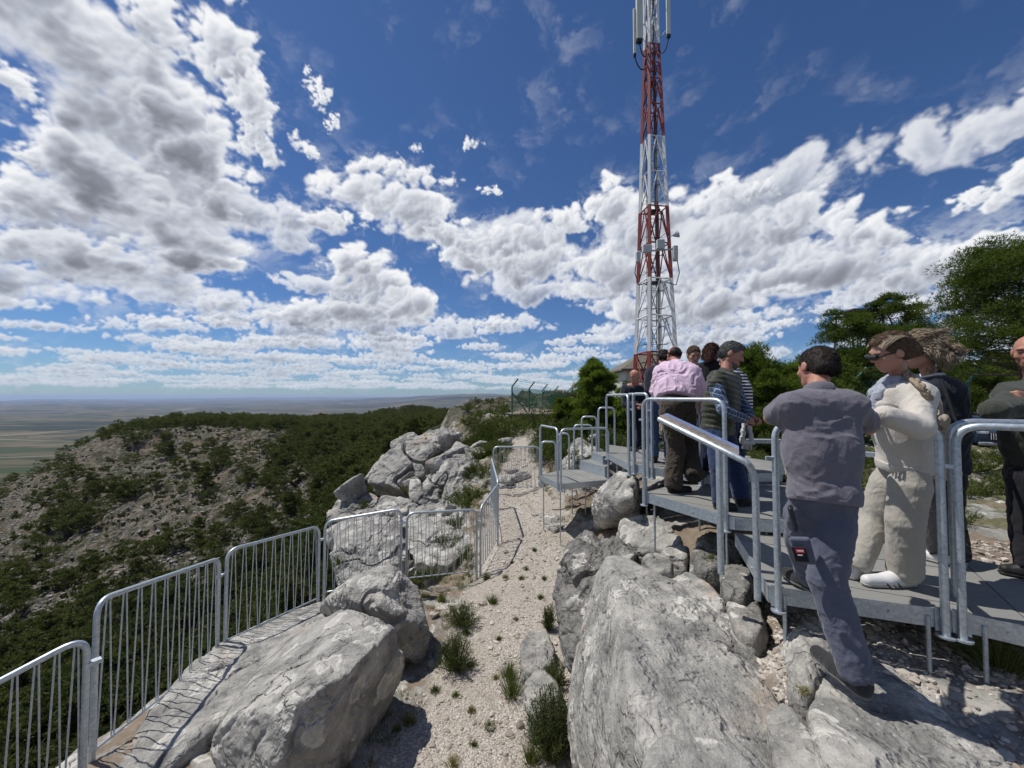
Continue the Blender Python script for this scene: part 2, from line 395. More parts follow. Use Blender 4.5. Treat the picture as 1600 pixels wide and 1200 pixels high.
# near ground (x, y, z)
c_w((-.6, 1.5, -2.78), (-.5, 2.2, -2.8), (-.3, 3, -2.8), (0, 4, -2.78), (.2, 5, -2.75), (.1, 6, -2.72), (0, 7, -2.66), (.1, 8, -2.6), (.1, 9.8, -2.42), (0, 12, -2.12), (.3, 14, -1.95), (.25, 18, -1.85),
    (.8, 3, -2.7), (1.0, 4.2, -2.6), (1.2, 5.3, -2.55), (1.2, 6.7, -2.55), (1.2, 8.2, -2.3), (.7, 1.6, -2.6), (2.0, 7.2, -2.2),
    (1.5, 2.3, -1.66), (2.2, 2.0, -1.6), (1.5, 1.3, -1.62), (2.3, 1.2, -1.6), (3.2, 1.4, -1.58), (3.4, 2.6, -1.52), (2.4, 3.2, -1.6), (1.9, 3.6, -1.9), (1.8, 4.3, -2.0), (1.9, 5.2, -1.9), (2.3, 6, -1.6), (2.8, 4.6, -1.5),
    (3.6, 4.9, -1.32), (3.0, 7, -1.45), (4.4, 3.2, -1.40), (6, 3.6, -1.5), (6.5, 6, -1.65), (5, 8, -1.55), (9, 9, -1.95), (16, 12, -2.3), (20, 17, -2.5), (2.2, 9, -1.7), (3, 11, -1.5), (12, 6, -2.1),
    (1.2, 10.5, -1.9), (1.5, 13, -1.5), (-1.2, 3.6, -2.85), (-1.8, 2.4, -2.72), (-2.4, 3.0, -2.66), (-2.2, 4.3, -2.85), (-3.0, 2.7, -2.6), (-3.35, 3.5, -2.9), (-3.4, 4.5, -3.04), (-2.75, 5.6, -3.0), (-1.6, 5.8, -2.98), (-.7, 6.5, -3.02), (-.45, 7.2, -2.9), (-.6, 9.6, -2.5),
    (-3.2, 1.6, -2.55), (-2.4, 1.2, -2.6), (-3.5, 0.6, -2.6), (-1.2, .8, -2.7),
    # the edge falls away outside the fence
    (-4.4, 2.2, -3.6), (-4.6, 3.8, -4.1), (-4.6, 5.4, -4.6), (-3.6, 6.6, -4.2), (-2.2, 7.2, -4.0), (-1.5, 8.2, -3.8), (-1.5, 10, -3.2), (-7, 3, -6.5), (-7, 6, -7.5), (-6, 9, -8), (-4, 11, -6.4), (-2.6, 12.5, -4.6), (-5.5, 0, -4.6), (-1.4, 13, -2.6),
    (-12, 4, -12), (-12, 10, -14), (-10, 16, -13.5), (-5, 17, -9), (-8, -1, -8), (-20, 3, -20), (-20, 14, -22), (-16, 24, -19), (-9, 26, -14.5), (-2.6, 17, -3.6), (-4.2, 24, -6.5), (-30, 10, -29), (-30, 25, -29), (-40, 5, -36))
c_px(-250, [(990, 60), (900, 80), (840, 110), (800, 160), (790, 300), (760, 700), (735, 1400), (712, 2000), (683, 3000), (660, 5000), (641, 10000), (631, 20000), (626, 36000)])
c_px(0, [(990, 56), (900, 76), (830, 98), (783, 118), (778, 135), (800, 200), (795, 300), (765, 500), (748, 900), (733, 1300), (714, 1900), (684, 3000), (660, 5000), (641, 10000), (631, 20000), (626, 36000)])
c_px(110, [(1000, 52), (900, 70), (820, 90), (760, 108), (720, 130), (704, 148), (722, 180), (770, 300), (760, 700), (735, 1300), (716, 1900), (685, 3000), (660, 5000), (641, 10000), (631, 20000), (626, 36000)])
c_px(250, [(1010, 44), (920, 60), (840, 78), (770, 96), (722, 116), (704, 134), (676, 143), (668, 158), (661, 178), (668, 220), (730, 400), (740, 1000), (716, 1900), (684, 3000), (660, 5000), (641, 10000), (631, 20000), (626, 36000)])
c_px(400, [(1000, 40), (900, 56), (820, 74), (760, 92), (712, 112), (690, 135), (670, 146), (664, 175), (661, 210), (700, 400), (716, 1900), (684, 3000), (660, 5000), (641, 10000), (631, 20000), (626, 36000)])
c_px(500, [(930, 34), (880, 45), (830, 58), (775, 75), (730, 95), (698, 120), (672, 165), (663, 215), (680, 350), (700, 1200), (684, 3000), (660, 5000), (641, 10000), (631, 20000), (626, 36000)])
c_px(600, [(860, 30), (800, 42), (762, 60), (735, 80), (710, 102), (688, 135), (668, 190), (656, 270), (650, 340), (670, 600), (680, 2000), (665, 4000), (641, 10000), (630, 20000), (624, 36000)])
c_px(650, [(790, 26), (750, 40), (720, 60), (700, 85), (680, 130), (655, 230), (641, 320), (650, 450), (662, 2000), (655, 4000), (641, 10000), (627, 14000), (620, 22000), (624, 36000)])
c_px(705, [(682, 20), (672, 28), (672, 40), (668, 60), (662, 100), (655, 200), (648, 330), (652, 600), (655, 2000), (650, 4000), (640, 8000), (620, 14000), (622, 36000)])
c_px(780, [(672, 20), (656, 30), (650, 50), (648, 100), (646, 200), (648, 330), (650, 600), (645, 1000), (650, 4000), (638, 8000), (619, 14000), (622, 36000)])
c_px(870, [(668, 20), (654, 30), (648, 50), (646, 100), (643, 250), (640, 500), (630, 900), (634, 1500), (640, 4000), (634, 8000), (622, 36000)])
c_px(1000, [(655, 22), (645, 35), (640, 60), (636, 120), (632, 400), (628, 900), (630, 2000), (626, 10000), (622, 36000)])
c_px(1200, [(670, 16), (650, 24), (640, 40), (632, 90), (628, 400), (626, 2000), (622, 36000)])
c_px(1400, [(700, 14), (670, 22), (648, 40), (634, 90), (628, 400), (626, 2000), (622, 36000)])
c_px(1560, [(738, 9), (711, 15), (700, 19), (672, 30), (640, 80), (628, 400), (626, 2000), (622, 36000)])
c_px(2100, [(740, 9), (700, 19), (650, 60), (628, 400), (622, 36000)])
CPT_A = np.array(CPT)
def _feat(x, y):
    r = np.sqrt(x*x+y*y)+1e-6
    return np.stack([np.arctan2(x, y), np.log(r)], -1), r
_F, _r = _feat(CPT_A[:, 0], CPT_A[:, 1]); _q = CPT_A[:, 2]/_r
_D = np.linalg.norm(_F[:, None]-_F[None], axis=2); _K = -np.sqrt(_D**2+.04**2)
_N = len(_F); _M = np.zeros((_N+3, _N+3)); _M[:_N, :_N] = _K+np.eye(_N)*-.004; _M[:_N, _N] = 1; _M[:_N, _N+1:] = _F; _M[_N:, :_N] = _M[:_N, _N:].T
_W = np.linalg.solve(_M, np.concatenate([_q, [0, 0, 0]]))
def base_h(x, y):
    x = np.asarray(x, np.float64).ravel(); y = np.asarray(y, np.float64).ravel(); out = np.empty(len(x))
    F32 = _F.astype(np.float32); W32 = _W.astype(np.float32)
    for i in range(0, len(x), 20000):
        f, r = _feat(x[i:i+20000], y[i:i+20000]); f = f.astype(np.float32)
        d2 = (f[:, None, 0]-F32[None, :, 0])**2+(f[:, None, 1]-F32[None, :, 1])**2
        k = -np.sqrt(d2+np.float32(.0016))
        q = k@W32[:_N]+W32[_N]+f@W32[_N+1:]; out[i:i+20000] = q*r
    return out
def path_d(x, y):
    """distance from the centre of the gravel path, in units of its half width"""
    cy = np.array([0, 2, 3, 4, 5, 6, 7, 8, 9.8, 12, 14, 18, 24]); cx = np.array([-.35, -.35, -.3, .05, .25, .35, .3, .15, .15, .1, .3, .25, .1]); hw = np.array([.7, .7, .8, .95, 1.0, 1.0, 1.0, .9, .7, .45, .35, .3, .2])
    return np.abs(x-np.interp(y, cy, cx))/np.interp(y, cy, hw)
def detail_h(x, y, z):
    r = np.sqrt(x*x+y*y); h = np.zeros_like(x)
    near = r < 40
    a = x[near]; b = y[near]; rr = r[near]
    pth = sstep(path_d(a, b), 1.5, .8)*(b < 26)
    h1 = fbm2(a*2.3, b*2.3, 5, .55)*.10*np.clip(rr/6, .3, 2.5)+fbm2(a*.7, b*.7, 4, .5, 1)*.10*np.clip(rr/6, .3, 3)
    h1 = h1*(1-.75*pth)+fbm2(a*9, b*9, 3, .6)*.018
    h[near] = h1*sstep(rr, 42, 30)
    mid = (r >= 30) & (r < 900)
    a = x[mid]; b = y[mid]; rr = r[mid]; k = sstep(rr, 28, 45)*sstep(rr, 900, 500)
    rg = fbm2(a*.09, b*.09, 6, .62, 1); f = fbm2(a*.035, b*.035, 4, .5)
    strata = fbm2(a*.02+3, b*.02, 3)*6
    zz = z[mid]; led = np.abs(((zz*.32+strata*.3+fbm2(a*.25, b*.25, 4)*1.0) % 1)-.5)*2
    h[mid] += k*(rg*1.5+f*1.6+led*1.3+fbm2(a*.8, b*.8, 3, .6)*.45-2.4*sstep(rr, 70, 130))
    far = r >= 700
    a = x[far]; b = y[far]; k = sstep(r[far], 700, 2500)
    h[far] += k*(fbm2(a*.0006, b*.0006, 5, .5)*34*np.clip(r[far]/9000, .25, 2.2)+np.maximum(fbm2(a*.00017+4, b*.00017+2, 4, .5), 0)*230*sstep(r[far], 9000, 26000))
    return h
def ground_z(x, y):
    x = np.asarray(x, float).ravel(); y = np.asarray(y, float).ravel(); z = base_h(x, y); return z+detail_h(x, y, z)

def land_material(NEAR, HILL, PLAIN):
    m, n, b = new_mat('land', .95, 0, .1)
    g = n.node('ShaderNodeNewGeometry'); p = g.outputs['Position']
    def at(nm): a = n.node('ShaderNodeAttribute', attribute_name=nm); return a.outputs['Fac']
    path, green, plain, nearm = at('path'), at('green'), at('plain'), at('near')
    col = None; hn = None; hb = None
    if HILL:
        a = n.noise(p, .16, 6, .65, .3); c = n.noise(p, .9, 6, .7)
        hill = n.ramp(c, [(.30, (.035, .032, .023)), (.44, (.098, .088, .068)), (.56, (.165, .15, .12)), (.72, (.27, .25, .21))])  # dirty stone and scrub tones, lowered to carry the cloud shadow over the valley
        hv = n.vor(n.vm('ADD', p, n.vm('SCALE', n.noise(p, .5, 3, out=1), 1.4)), .55)
        hill = n.mix(n.mul(n.ss(hv, .5, .85), .6), hill, (.045, .045, .032))
        hill = n.mix(n.mul(n.ss(a, .52, .66), .5), hill, (.24, .17, .12))
        hill = n.mix(n.mul(n.ss(n.noise(p, .30, 6, .68, .4), .50, .60), .85), hill, (.045, .05, .026))
        hill = n.mix(green, hill, n.mix(c, (.012, .018, .008), (.05, .055, .025)))
        sepn = n.node('ShaderNodeSeparateXYZ'); n.put(sepn.inputs[0], g.outputs['Normal'])
        steep = n.ss(sepn.outputs[2], .72, .5); hill = n.mix(n.mul(steep, .65), hill, n.mix(c, (.20, .17, .145), (.40, .36, .33)))
        col = hill; hb = n.sub(c, n.mul(hv, .5))
    if NEAR:
        v = n.node('ShaderNodeTexVoronoi'); n.put(v.inputs['Vector'], p); v.inputs['Scale'].default_value = 75
        sep = n.node('ShaderNodeSeparateColor'); n.put(sep.inputs[0], v.outputs['Color'])
        gr = n.ramp(sep.outputs[0], [(0, (.28, .25, .21)), (.5, (.41, .375, .325)), (1, (.57, .54, .49))])
        gr = n.mix(n.mul(n.ss(v.outputs['Distance'], .45, .75), .6), gr, (.16, .12, .09))
        soil = n.mix(n.noise(p, 3, 5, .6), (.23, .195, .16), (.38, .34, .29))
        gr = n.mix(n.ss(n.noise(p, 1.7, 5, .65), .42, .62), gr, n.mix(.45, gr, soil))
        rc, rh = limestone_nodes(n, p, .82, .0, .8)
        dirt = n.mix(n.noise(p, 11, 5, .7), (.09, .065, .045), (.30, .245, .19))
        rr = n.ss(n.add(n.noise(p, .9, 6, .62), n.mul(n.sub(n.noise(p, 7, 4, .6), .5), .35)), .47, .53)
        nearc = n.mix(rr, dirt, rc)
        grn = n.ramp(n.noise(p, 16, 5, .7), [(.3, (.03, .04, .018)), (.5, (.075, .085, .035)), (.7, (.16, .15, .07))])
        nearc = n.mix(n.mul(green, n.ss(n.noise(p, 2.2, 6, .65), .40, .56)), nearc, grn)
        nearc = n.mix(path, nearc, gr)
        col = nearc if col is None else n.mix(nearm, col, nearc)
        hn = n.add(n.mul(path, n.mul(v.outputs['Distance'], -.5)), n.mul(n.sub(1, path), rh))
        if HILL: hn = n.mul(nearm, hn)
    if PLAIN:
        pw = n.vm('ADD', p, n.vm('SCALE', n.noise(p, .0009, 4, out=1), 500))
        pw = n.vm('MULTIPLY', pw, (.0016, .0038, 0))
        fv = n.node('ShaderNodeTexVoronoi', distance='CHEBYCHEV'); n.put(fv.inputs['Vector'], pw); fv.inputs['Scale'].default_value = 1.6
        fs = n.node('ShaderNodeSeparateColor'); n.put(fs.inputs[0], fv.outputs['Color'])
        fld = n.ramp(fs.outputs[0], [(0, (.03, .05, .022)), (.25, (.05, .08, .028)), (.4, (.10, .12, .05)), (.55, (.16, .12, .085)), (.7, (.055, .07, .03)), (.85, (.21, .165, .115)), (1, (.085, .105, .045))])
        fld = n.mix(n.mul(n.noise(p, .02, 4, .6), .35), fld, (.05, .06, .03))
        wood = n.ss(n.noise(n.vm('MULTIPLY', p, (.5, 1, 1)), .0007, 7, .66, .4), .50, .56)
        fld = n.mix(n.mul(wood, .85), fld, (.018, .028, .013))
        ter = n.ss(n.noise(p, .0011, 6, .6, .2), .55, .66); fld = n.mix(n.mul(ter, .6), fld, (.27, .18, .12))
        ed = n.node('ShaderNodeTexVoronoi', feature='DISTANCE_TO_EDGE'); n.put(ed.inputs['Vector'], n.vm('MULTIPLY', p, (.00035, .0006, 0))); ed.inputs['Scale'].default_value = 1.0
        fld = n.mix(n.mul(n.ss(ed.outputs[0], .010, .004), .7), fld, (.34, .31, .26))
        fld = n.mix(1., fld, (.74, .70, .66), 'MULTIPLY')
        col = fld if col is None else n.mix(plain, col, fld)
    n.put(b.inputs['Base Color'], col); last = None
    if hn is not None:
        bn = n.node('ShaderNodeBump'); bn.inputs['Strength'].default_value = .8; bn.inputs['Distance'].default_value = .02; n.put(bn.inputs['Height'], hn); last = bn
    if hb is not None:
        b2 = n.node('ShaderNodeBump'); b2.inputs['Distance'].default_value = .9; b2.inputs['Strength'].default_value = .8
        k = n.sub(1, n.m('MAXIMUM', plain, nearm)); n.put(b2.inputs['Height'], n.mul(k, hb))
        if last: n.put(b2.inputs['Normal'], last.outputs[0])
        last = b2
    if last: n.put(b.inputs['Normal'], last.outputs[0])
    return m
FOREST = []
def forest_mask(x, y):
    """1 inside the dense wood on the far face and saddle, from depth and bearing"""
    u = x/np.maximum(y, 1)
    m = sstep(u, -.66, -.50)*sstep(u, .02, -.10)*sstep(y, 32, 50)*sstep(y, 420, 330)
    m = m*(1-.85*sstep(np.abs(u+.57+(y-90)*.0006), .09, .03)*sstep(y, 120, 90))
    crest = sstep(y, 158, 168)*sstep(y, 330, 260)*sstep(u, -1.08, -.98)*(y < 420)
    return np.clip(np.maximum(m, crest*sstep(u, 0, -.1)), 0, 1)
def build_ground():
    az = np.linspace(R(-78), R(78), 1250)
    r = np.concatenate([np.exp(np.linspace(math.log(.45), math.log(12), 460))[:-1], np.exp(np.linspace(math.log(12), math.log(420), 470))[:-1], np.exp(np.linspace(math.log(420), math.log(60000), 230))])
    A, Q = np.meshgrid(az, r); x = (np.sin(A)*Q).ravel(); y = (np.cos(A)*Q).ravel()
    z = base_h(x, y); z = z+detail_h(x, y, z)
    rr = Q.ravel(); nA, nR = len(az), len(r)
    i = np.arange(nR-1)[:, None]*nA+np.arange(nA-1)[None]; i = i.ravel()
    f = np.stack([i, i+1, i+nA+1, i+nA], 1)
    nr = sstep(rr, 45, 24)
    jit = fbm2(x*1.5, y*1.5, 3)
    path = sstep(path_d(x, y)+jit*.5, 1.25, .9)*(y < 26)*(y > -1)
    pr = sstep(jit+fbm2(x*5, y*5, 3)*.5, .0, .25)*(x > 1.0)*(y < 3.4)*(rr < 6)     # gravel pockets under the deck
    path = np.maximum(path, pr)
    green = forest_mask(x, y)*(rr > 24)
    ng = sstep(y, 9, 14)*.9+sstep(x, 4.2, 5.5)*.8*(y > 1); ng = np.maximum(ng, .75*sstep(-x-.4*0, 3.9, 5.5)); green = np.maximum(green, np.clip(ng, 0, 1)*nr)
    low = sstep(z, -60, -95)*(1-sstep(rr, 1300, 1900)); green = np.maximum(green, low)
    pl = sstep(rr, 1450, 1800)
    o = mesh_np('ground', np.stack([x, y, z], 1), f, land_material(1, 0, 0), attrs={'path': path, 'green': green, 'plain': pl, 'near': nr})
    for a in ((1, 1, 0), (0, 1, 0), (0, 1, 1), (0, 0, 1)): o.data.materials.append(land_material(*a))
    ri = np.minimum(r[:-1], r[1:]); ro = np.maximum(r[:-1], r[1:]); mi = np.full(len(ri), 2)
    mi[ri < 46] = 1; mi[ro < 24] = 0; mi[ro > 1449] = 3; mi[ri > 1800] = 4
    o.data.polygons.foreach_set('material_index', np.repeat(mi, nA-1).astype(np.int32))
    tag(o, kind='structure'); return o
build_ground()

# ------------------------------------------------------------------ rocks
unit_ = lambda v: v/np.linalg.norm(v)
_ICO = {}
def ico(sub):
    if sub not in _ICO:
        bm = bmesh.new(); bmesh.ops.create_icosphere(bm, subdivisions=sub, radius=1)
        v = np.array([q.co[:] for q in bm.verts], np.float32); f = np.array([[q.index for q in p.verts] for p in bm.faces], np.int32); bm.free()
        _ICO[sub] = (v, f)
    return _ICO[sub]
def hull_planes(pts):
    bm = bmesh.new()
    for p in pts: bm.verts.new(p)
    res = bmesh.ops.convex_hull(bm, input=bm.verts); bm.normal_update()
    c = np.mean(np.array([p for p in pts]), 0); N, D = [], []
    for f in bm.faces:
        nn = np.array(f.normal[:]); d = float(np.dot(nn, np.array(f.verts[0].co[:])-c))
        if d < 0: nn, d = -nn, -d
        if f.calc_area() > 1e-6: N.append(nn); D.append(max(d, 1e-3))
    bm.free(); return c, np.array(N, np.float32), np.array(D, np.float32)
def rock_np(pts, sub=6, k=16, amp=.05, rough=1.0, seed=0, strata=0., crack=.6):
    c, N, D = hull_planes(pts); dv, f = ico(sub)
    q = np.clip((dv@N.T)/D[None], 0, None)
    r = 1/np.power(np.sum(q**k, 1), 1.0/k)
    v = c[None]+dv*r[:, None]
    size = float(np.max(r)); s = size*amp
    p = v+seed*7.3
    w = np.stack([fbm3(p*1.3/size+9, 3), fbm3(p*1.3/size-5, 3), fbm3(p*1.3/size+33, 3)], 1)*size*.5
    h = fbm3((p+w)*1.5/size, 5, .5)*s*1.6+fbm3((p+w*.5)*4/size, 5, .55, 1)*s*.55
    h += fbm3(p*7.0, 5, .65)*.022*rough+fbm3(p*22., 3, .6, 1)*.007*rough
    cr = 1-np.abs(fbm3((p+w*.3)*1.6/size+70, 3)); h -= np.clip((cr-.97)/.03, 0, 1)**.7*s*crack*.8
    if strata: t = (v[:, 2]+v[:, 0]*.25+fbm3(p*.6, 3)*.4*size*.3)/strata; h += (np.abs((t % 1)-.5)**.6-.7)*s*.9
    return v+dv*h[:, None], f
def rock(pts, label, mat=None, sub=6, group=None, name='boulder', parent=None, **kw):
    v, f = rock_np([tuple(p) for p in pts], sub, **kw)
    base = (float(v[:, 0].mean()), float(v[:, 1].mean()), float(v[:, 2].min()))
    v = v-np.array(base, np.float32)
    o = mesh_np(name, v, f, mat or ROCK); o.location = base
    return tag(o, label, 'rock', group)
def gg(z, *pp): return [G(a, b, z) for a, b in pp]
def lower(pts, z, grow=0.):
    c = sum((Vector(p) for p in pts), Vector())/len(pts)
    return [Vector((p[0]+(p[0]-c.x)*grow, p[1]+(p[1]-c.y)*grow, z)) for p in pts]

# left foreground boulder with its dark side towards the path
T = [G(550, 942, -1.98), G(619, 975, -2.02), G(544, 1052, -2.0), G(465, 1094, -2.02), G(356, 1122, -2.28), G(384, 1081, -2.30), G(480, 985, -2.15)]
B = [G(638, 1040, -2.5), G(608, 1105, -2.84), G(552, 1190, -2.84), G(470, 1290, -2.84), G(340, 1230, -2.75), G(333, 1160, -2.6), G(420, 1010, -2.8)]
rock(T+B+[G(430, 1240, -2.5)], 'big grey boulder with a dark steep side in the left foreground beside the gravel path', sub=7, k=34, amp=.032, seed=1)
T = [G(618, 885, -1.98), G(566, 905, -2.05), G(515, 930, -2.3), G(655, 922, -2.25), G(672, 985, -2.5), G(590, 950, -2.15)]
rock(T+[G(668, 1012, -2.8), G(650, 1045, -2.9), G(560, 1010, -2.9), G(500, 960, -2.9), G(560, 900, -2.95)], 'pointed grey boulder behind the big one, close to the mesh barrier', sub=7, k=30, amp=.055, seed=2)
T = [G(185, 1150, -2.52), G(240, 1085, -2.60), G(330, 1000, -2.74), G(430, 950, -2.80), G(520, 928, -2.80), G(560, 960, -2.75), G(400, 1075, -2.45), G(300, 1130, -2.45), G(180, 1260, -2.45)]
rock(T+lower(T, -3.5, .12), 'long pale whaleback slab carrying the mesh barrier on the left', sub=7, k=14, amp=.03, seed=3, strata=.16)
T = [G(60, 1210, -2.52), G(130, 1155, -2.6), G(200, 1185, -2.5), G(120, 1300, -2.5)]
rock(T+lower(T, -3.5, .25), 'pale rock at the bottom left corner under the barrier', sub=6, k=12, amp=.04, seed=4)
# right foreground
T = [G(951, 876, -1.48), G(980, 876, -1.5), G(1037, 905, -1.55), G(1130, 958, -1.62), G(1160, 983, -1.68), G(1200, 1050, -1.68), G(1236, 1190, -1.66), G(1225, 1330, -1.6), G(1013, 1180, -1.45), G(972, 992, -1.42)]
B = [G(929, 905, -1.8), G(903, 1048, -2.2), G(889, 1100, -2.4), G(896, 1200, -2.6), G(905, 1290, -2.8), G(935, 895, -2.8), G(1180, 1000, -2.4), G(1300, 1330, -2.4)]
rock(T+B, 'huge lichen-spotted grey slab leaning beside the path in the right foreground', sub=7, k=40, amp=.024, seed=5, crack=.8)
T = [G(1016, 1138, -1.38), G(1062, 1130, -1.38), G(1130, 1152, -1.42), G(1185, 1185, -1.45), G(1225, 1240, -1.45), G(1150, 1330, -1.4), G(1000, 1300, -1.4), G(990, 1220, -1.45)]
rock(T+lower(T, -2.0, .1), 'pale block with an orange stain at the bottom edge, in front of the huge slab', ROCKW, sub=6, k=16, amp=.04, seed=6)
T = [G(1276, 1055, -1.47), G(1300, 1010, -1.50), G(1390, 1030, -1.52), G(1454, 1088, -1.55), G(1545, 1158, -1.55), G(1650, 1260, -1.55), G(1400, 1330, -1.45), G(1290, 1180, -1.40), G(1250, 1100, -1.46)]
rock(T+lower(T, -2.1, .1), 'broad grey slab on which the man in the polo shirt rests his foot', ROCK, sub=7, k=20, amp=.03, seed=7)
T = [G(1220, 1004, -1.55), G(1226, 985, -1.50), G(1247, 968, -1.40), G(1300, 960, -1.42), G(1340, 985, -1.5), G(1290, 1050, -1.52), G(1262, 1090, -1.5), G(1232, 1080, -1.55)]
rock(T+lower(T, -2.0, .15), 'pale rounded rock half under the deck edge, left of the slab with the foot', sub=6, k=14, amp=.05, seed=8)
T = [G(1195, 1110, -1.55), G(1225, 1085, -1.52), G(1265, 1130, -1.5), G(1290, 1200, -1.5), G(1262, 1290, -1.5), G(1215, 1230, -1.55)]
rock(T+lower(T, -2.0, .1), 'narrow grey rock wedged between the two foreground slabs', sub=6, k=14, amp=.04, seed=9)
T = [G(884, 868, -1.72), G(905, 842, -1.66), G(960, 834, -1.62), G(1003, 858, -1.6), G(966, 880, -1.62), G(925, 905, -1.75)]
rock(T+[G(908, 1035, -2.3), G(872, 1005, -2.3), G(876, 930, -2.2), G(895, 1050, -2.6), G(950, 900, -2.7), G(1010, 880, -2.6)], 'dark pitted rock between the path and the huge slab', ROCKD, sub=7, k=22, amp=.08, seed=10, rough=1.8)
T = [G(967, 734, -1.12), G(996, 742, -1.13), G(992, 775, -1.2), G(950, 765, -1.35), G(930, 770, -1.5), G(927, 800, -1.85), G(940, 824, -2.1)]
rock(T+[G(925, 830, -2.6), G(1000, 830, -2.3), P(975, 800, 6.2), P(1000, 790, 5.8)], 'tall cracked pale rock under the corner of the middle deck', sub=6, k=14, amp=.06, seed=11, crack=1)
T = [G(965, 806, -1.62), G(1000, 792, -1.5), G(1035, 800, -1.5), G(1072, 838, -1.55), G(1062, 858, -1.62), G(1000, 862, -1.75), G(968, 845, -1.8)]
rock(T+lower(T, -2.5, .1), 'pale broken rock below the front edge of the upper deck', sub=6, k=12, amp=.08, seed=12, crack=1)
for i, (pp, z, d, lab, mt) in enumerate([
    ([(1003, 868), (1025, 858), (1052, 868), (1050, 888), (1018, 893)], -1.55, .5, 'flat tan stone lying on top of the huge slab end', ROCKW),
    ([(1038, 905), (1070, 882), (1085, 890), (1130, 925), (1134, 955), (1100, 948)], -1.52, .5, 'long pale stone lying along the upper side of the huge slab', ROCK),
    ([(1078, 850), (1110, 822), (1150, 830), (1160, 862), (1120, 880), (1085, 875)], -1.5, .6, 'stone under the deck step, its shade painted as darker limestone', ROCKD),  # deck shade put into the colour by the darker limestone
    ([(1125, 880), (1160, 868), (1180, 890), (1165, 925), (1130, 915)], -1.45, .6, 'stone tucked against the sloping deck side, shade painted into its colour', ROCKD),  # likewise painted dark for the shade beside the deck
    ([(1132, 935), (1150, 920), (1185, 930), (1198, 965), (1180, 990), (1145, 975)], -1.52, .5, 'small split boulder left of the near deck corner', ROCKW),
    ([(1030, 862), (1050, 845), (1078, 852), (1072, 872)], -1.62, .4, 'bright wedge of stone in front of the dark gap', ROCK),
    ([(842, 795), (858, 790), (880, 803), (888, 815), (866, 825), (850, 815)], -2.42, .3, 'orange-faced stone under the small lower landing', ROCKW),
    ([(972, 722), (985, 718), (990, 735), (978, 742)], -1.15, .5, 'small white stone beside the upper landing', ROCK),
    ([(815, 1000), (830, 975), (860, 985), (868, 1030), (835, 1050), (812, 1040)], -2.62, .3, 'pale flat stone at the right edge of the path', ROCK),
    ([(818, 1060), (845, 1040), (872, 1060), (870, 1120), (830, 1125)], -2.62, .3, 'second flat stone at the path edge behind the green shrub', ROCK)]):
    t = gg(z, *pp); rock(t+lower(t, z-d, .15), lab, mt, sub=5, k=12, amp=.08, seed=20+i)
# rocky outcrop on the drop, left of the path
def pr(*q): return [P(a, b, Y) for a, b, Y in q]
rock(pr((672, 668, 16), (700, 668, 16.5), (716, 680, 16), (640, 690, 15.5), (612, 712, 15), (578, 738, 14.5), (576, 752, 14), (620, 760, 13.8), (650, 730, 14.2), (668, 712, 14.4), (640, 772, 14), (700, 760, 19), (660, 800, 19), (600, 790, 17)),
     'largest pale crag of the outcrop, with an overhang facing the valley', ROCKF, 7, k=24, amp=.10, seed=31, crack=1, rough=2.5)
rock(pr((712, 686, 15), (730, 690, 14.5), (716, 705, 13.5), (690, 735, 12.6), (660, 765, 12), (640, 790, 11.8), (640, 812, 11.6), (690, 800, 11.5), (730, 770, 12), (742, 730, 13), (700, 860, 13.5), (640, 860, 13.5), (735, 800, 15)),
     'tilted grey rib of rock behind the crag, running down towards the barrier', ROCKF, 7, k=24, amp=.09, seed=32, strata=.7, crack=1, rough=2)
rock(pr((518, 800, 13), (540, 778, 13.5), (575, 772, 13.6), (602, 784, 13), (598, 806, 12.4), (548, 812, 12.2), (520, 812, 12.4), (530, 860, 14), (600, 860, 14)),
     'low rounded pale rock at the outer end of the outcrop', ROCKF, 6, k=20, amp=.11, seed=33, rough=2)
rock(pr((600, 772, 12), (630, 778, 12), (655, 800, 11), (640, 830, 10.4), (600, 826, 10.2), (585, 800, 11), (610, 880, 12), (650, 880, 12)),
     'squat grey rock between the low rounded one and the tilted rib', ROCKF, 6, k=20, amp=.12, seed=34, rough=2)
rock(pr((646, 725, 13.3), (658, 723, 13.2), (666, 735, 13), (660, 746, 12.9), (648, 744, 12.9), (655, 735, 14)), 'small block caught in the cleft of the outcrop', ROCKF, 5, k=10, amp=.07, seed=35)
rock(pr((640, 748, 12.6), (656, 750, 12.4), (662, 770, 12), (650, 790, 11.8), (637, 775, 12), (655, 780, 13.5)), 'leaning slab below the small caught block', ROCKF, 5, k=10, amp=.07, seed=36)
rock(pr((522, 815, 9.6), (560, 806, 9.8), (610, 815, 9.4), (628, 840, 8.6), (630, 900, 7.8), (580, 915, 7.6), (530, 905, 8), (518, 860, 8.8), (560, 960, 9), (630, 960, 9)),
     'rough rock with an orange broken face seen through the barrier', ROCKW, 7, k=22, amp=.12, seed=37, crack=1, rough=2)
rock(pr((640, 812, 9.8), (680, 808, 9.8), (722, 815, 9.4), (735, 850, 8.4), (700, 885, 7.8), (650, 880, 7.8), (636, 850, 8.6), (680, 950, 9)),
     'pale rock behind the barrier panel nearest the path', ROCK, 7, k=22, amp=.12, seed=38, rough=2)
rs_ = np.random.RandomState(77)
